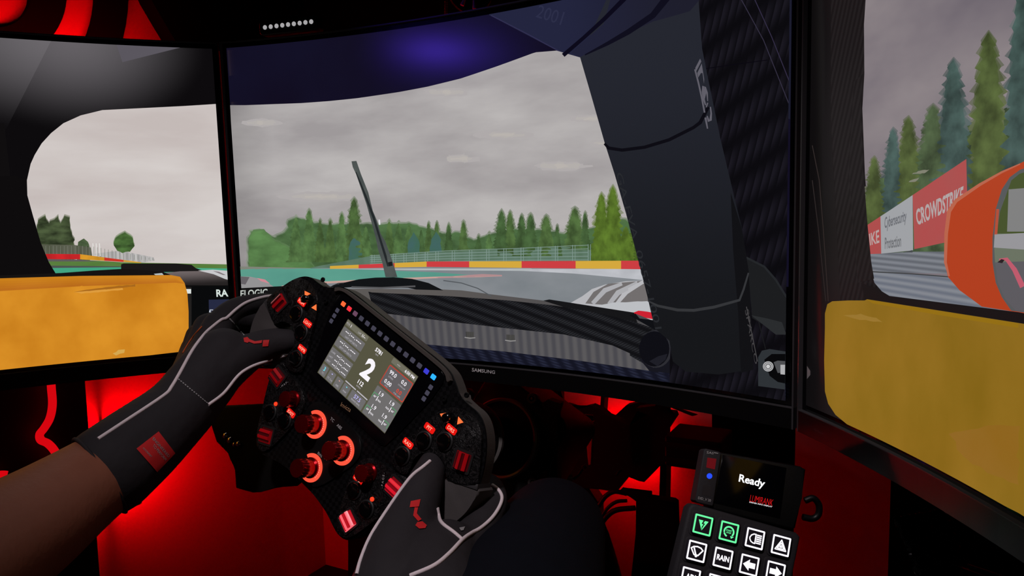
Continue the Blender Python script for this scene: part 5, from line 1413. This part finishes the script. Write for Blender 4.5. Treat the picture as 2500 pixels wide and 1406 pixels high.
def decal(name, tree, poly, mat, parent, lift=.0009, step=6):
    vs, fs = [], []
    bm = bmesh.new()
    v0 = [bm.verts.new((x, y, 0)) for x, y in poly]
    for t in tri2d(poly):
        bm.faces.new([v0[i] for i in t])
    bmesh.ops.triangulate(bm, faces=bm.faces[:])
    for _ in range(4):
        es = [e for e in bm.edges if e.calc_length() > step]
        if not es: break
        bmesh.ops.subdivide_edges(bm, edges=es, cuts=1, use_grid_fill=False)
        bmesh.ops.triangulate(bm, faces=[f for f in bm.faces if len(f.verts) > 3])
    last = None
    for v in bm.verts:
        h = cast(tree, v.co.x, v.co.y, lift, last)
        last = h or last
        v.co = h if h is not None else P(v.co.x, v.co.y, .7)
    me = bm_mesh(name, bm)
    return obj(name, smooth(me), mat, parent)
def decal_text(name, tree, s, quad, mat, parent, lift=.0013, bold=0.0):
    vs, fs, w, h = text_geo(s, bold)
    tl, tr, br, bl = [Vector(q) for q in quad]
    out = []; last = None
    for x, y in vs:
        u = x / w + .5; v = .5 - y / h
        p = (tl * (1 - u) + tr * u) * (1 - v) + (bl * (1 - u) + br * u) * v
        c = cast(tree, p.x, p.y, lift, last); last = c or last
        out.append(c if c is not None else P(p.x, p.y, .7))
    return obj(name, mesh(name, out, fs), mat, parent)

person = thing('person', P(250, 1500, .55), 'driver\'s bare forearm, black gloves with white piping and dark trousers', 'person')
SKIN = pmat('skin', (132, 78, 58), .55, spec=.35, bump=.15, bscale=220, var=.12, vscale=45)
GLV = pmat('glove_fabric', (40, 37, 40), .78, spec=.2, bump=.55, bscale=55, var=.10, vscale=60)
PIPE = pmat('white_piping', (222, 208, 212), .7, spec=.2, bump=.2, bscale=1200, var=.08, vscale=400)
REDP = pmat('red_print', (205, 30, 34), .6, var=.06)
GREYP = pmat('grey_print', (150, 148, 150), .6, var=.05)
JEAN = pmat('dark_denim', (9, 11, 19), .9, spec=.1, bump=.2, bscale=900, var=.2, vscale=40)
arm = limb([[(-260, 1490, .47, .053), (-120, 1400, .515, .050), (60, 1290, .58, .0445), (180, 1206, .628, .0395), (300, 1122, .672, .035)]], .004, 8, 'forearm')
obj('forearm', arm, SKIN, person)
arm2 = limb([[(1072, 1500, .56, .033), (1095, 1620, .51, .038), (1150, 1850, .43, .046), (1220, 2200, .36, .052)]], .004, 8, 'forearm')
obj('forearm', arm2, SKIN, person)
# left glove
LG = [
    [(268, 1146, .657, .0405), (345, 1083, .69, .0385), (420, 1018, .722, .0345), (462, 975, .738, .033)],
    [(440, 1000, .732, .033), (500, 925, .758, .033), (545, 870, .775, .030)],
    [(455, 985, .738, .028), (505, 880, .785, .024), (532, 796, .808, .0165)],
    [(450, 985, .742, .028), (490, 880, .80, .022), (508, 800, .832, .0165)],
    [(445, 990, .745, .028), (478, 890, .815, .021), (488, 822, .852, .016)],
    [(440, 995, .748, .027), (466, 905, .82, .020), (474, 850, .868, .015)],
    # index, middle, ring, little finger
    [(532, 796, .808, .0165), (566, 759, .822, .0130), (612, 743, .842, .0118), (662, 739, .866, .0108), (700, 762, .868, .0100), (700, 790, .856, .0095)],
    [(508, 800, .832, .0165), (560, 782, .872, .0130), (625, 780, .892, .0120), (680, 800, .892, .0110), (690, 820, .875, .010)],
    [(488, 822, .852, .016), (545, 815, .888, .0125), (610, 818, .905, .0115), (665, 835, .902, .0105), (676, 850, .886, .0095)],
    [(474, 850, .868, .015), (530, 852, .895, .0115), (590, 858, .908, .0105), (640, 868, .902, .0095), (650, 880, .890, .009)],
    # thumb
    [(500, 935, .752, .028), (560, 890, .768, .0235), (612, 858, .783, .0195), (660, 838, .793, .0160), (700, 832, .797, .0130), (712, 832, .798, .0115)],
]
lgm = limb(LG, .0026, 7, 'glove')
# the cuff ends in a clean cut with a turned hem
bm = bmesh.new(); bm.from_mesh(lgm)
cax = (P(345, 1083, .69) - P(268, 1146, .657)).normalized(); cpt = P(262, 1150, .61)
cn_ = ray(215, 1055).cross(ray(330, 1235)).normalized()
if cn_.dot(cax) < 0: cn_ = -cn_
cax = (cax * .25 + cn_ * .75).normalized()
bmesh.ops.bisect_plane(bm, geom=bm.verts[:] + bm.edges[:] + bm.faces[:], plane_co=cpt, plane_no=-cax, clear_outer=True)
rim = [v.co.copy() for v in bm.verts if abs((v.co - cpt).dot(cax)) < 1e-5]
bm.to_mesh(lgm); bm.free(); smooth(lgm)
rc = sum(rim, Vector()) / len(rim); ru = cax.orthogonal().normalized(); rv = cax.cross(ru)
rim.sort(key=lambda v: math.atan2((v - rc).dot(rv), (v - rc).dot(ru)))
lg_o = obj('glove', lgm, GLV, person)
lg_o['label'] = 'glove gripping the upper left of the wheel'
lt_ = bvh_of(lgm)
obj('cuff_hem', tube('cuff_hem', rim[::2], .0016, 8, closed=True), GLV, lg_o)
piping('white_piping', lt_, [(240, 1072), (310, 1026), (400, 966), (419, 945), (440, 910), (470, 856), (500, 816), (515, 801), (540, 781), (553, 776), (576, 755), (602, 738), (640, 726), (668, 722)], .0017, PIPE, lg_o, 8)
piping('white_piping', lt_, [(508, 988), (545, 960), (580, 917), (610, 896), (650, 881), (690, 870), (708, 866)], .0016, PIPE, lg_o, 8)
piping('white_piping', lt_, [(560, 778), (575, 795), (595, 818)], .0008, GREYP, lg_o, 6)
for k in range(14):
    a = (436 + (506 - 436) * k / 13.5, 926 + (984 - 926) * k / 13.5); b = (a[0] + 3.2, a[1] + 2.6)
    piping('stitch', lt_, [a, b], .0006, GREYP, lg_o, 2)
decal('logo_print', lt_, [(594, 826), (604, 824), (612, 832), (604, 838), (596, 836)], REDP, lg_o)
decal('logo_print', lt_, [(606, 828), (622, 834), (640, 831), (638, 838), (620, 840), (604, 834)], REDP, lg_o)
decal('logo_print', lt_, [(642, 831), (657, 830), (654, 845), (640, 846)], REDP, lg_o)
lab = decal('wrist_label', lt_, [(332, 1096), (386, 1054), (426, 1106), (382, 1152)], REDP, lg_o)
decal_text('label_lettering', lt_, 'ENGINEERED', ((374, 1068), (412, 1112), (408, 1117), (370, 1074)), GREYP, lab)
decal_text('label_lettering', lt_, 'TO PERFORM', ((374, 1084), (404, 1120), (400, 1125), (370, 1090)), GREYP, lab)
decal_text('label_lettering', lt_, 'MOTORSPORT', ((349, 1093), (369, 1114), (366, 1117), (346, 1096)), GREYP, lab)
piping('orange_edge', lt_, [(447, 862), (462, 836), (478, 815), (494, 797)], .0008, pmat('orange_thread', (190, 80, 20), .7, var=.1), lg_o, 4)
# right glove
RG = [
    [(1062, 1124, .690, .0118), (1056, 1136, .685, .0135), (1040, 1176, .668, .0165), (1012, 1250, .648, .0215), (985, 1330, .622, .029), (965, 1440, .585, .036)],
    [(1075, 1560, .545, .040), (1060, 1480, .57, .040), (1065, 1400, .60, .034), (1090, 1350, .628, .028)],
    [(1060, 1480, .575, .036), (1110, 1380, .625, .028), (1158, 1312, .655, .0185)],
    [(1070, 1490, .575, .036), (1130, 1400, .635, .027), (1192, 1335, .675, .0175)],
    [(1080, 1500, .575, .036), (1135, 1430, .64, .027), (1198, 1375, .69, .0165)],
    [(1085, 1510, .575, .036), (1130, 1460, .645, .026), (1190, 1415, .70, .0155)],
    [(1158, 1312, .655, .0185), (1186, 1266, .672, .0150), (1206, 1222, .694, .0130), (1196, 1186, .722, .0115), (1160, 1172, .735, .0105), (1135, 1180, .728, .010)],
    [(1192, 1335, .675, .0175), (1214, 1290, .700, .0140), (1214, 1240, .730, .0122), (1185, 1210, .748, .0112), (1150, 1210, .748, .0105), (1130, 1220, .738, .010)],
    [(1198, 1375, .69, .0165), (1214, 1325, .715, .0130), (1208, 1275, .742, .0118), (1175, 1250, .755, .011), (1145, 1250, .750, .010), (1125, 1258, .740, .0095)],
    [(1190, 1415, .70, .0155), (1206, 1365, .725, .0120), (1198, 1318, .745, .0108), (1165, 1295, .752, .010), (1138, 1292, .745, .0095), (1120, 1296, .735, .009)],
]
rgm = limb(RG, .0024, 7, 'glove')
rg_o = obj('glove', rgm, GLV, person)
rg_o['label'] = 'glove holding the lower right grip of the wheel'
rt_ = bvh_of(rgm)
piping('white_piping', rt_, [(872, 1402), (882, 1365), (906, 1308), (948, 1242), (984, 1190), (1008, 1160), (1032, 1141), (1050, 1126)], .0016, PIPE, rg_o, 8)
piping('white_piping', rt_, [(1002, 1406), (1060, 1381), (1098, 1350), (1128, 1318), (1150, 1302), (1172, 1290), (1200, 1265), (1218, 1238), (1225, 1215), (1217, 1197), (1202, 1185)], .0017, PIPE, rg_o, 8)
piping('white_piping', rt_, [(1128, 1318), (1105, 1298), (1082, 1281), (1072, 1265), (1067, 1240)], .0016, PIPE, rg_o, 6)
piping('white_piping', rt_, [(1249, 1268), (1248, 1290), (1242, 1318), (1225, 1352)], .0007, PIPE, rg_o, 6)
decal('logo_print', rt_, [(1003, 1225), (1026, 1220), (1022, 1238), (1000, 1240)], REDP, rg_o)
decal('logo_print', rt_, [(1012, 1240), (1020, 1240), (1017, 1255), (1028, 1269), (1020, 1274), (1008, 1260)], REDP, rg_o)
decal('logo_print', rt_, [(1018, 1276), (1030, 1274), (1041, 1284), (1038, 1291), (1022, 1292), (1013, 1284)], REDP, rg_o)
decal('glove_tab', rt_, [(1120, 1290), (1134, 1287), (1130, 1296), (1124, 1297)], GREYP, rg_o)
# right leg under the wheel
leg = limb([[(1180, 1800, .50, .085), (1270, 1500, .62, .072), (1345, 1310, .80, .060), (1352, 1290, .84, .055)], [(1345, 1310, .80, .060), (1400, 1350, .95, .052), (1450, 1420, 1.15, .045)]], .006, 8, 'trouser_leg')
obj('trouser_leg', leg, JEAN, person)
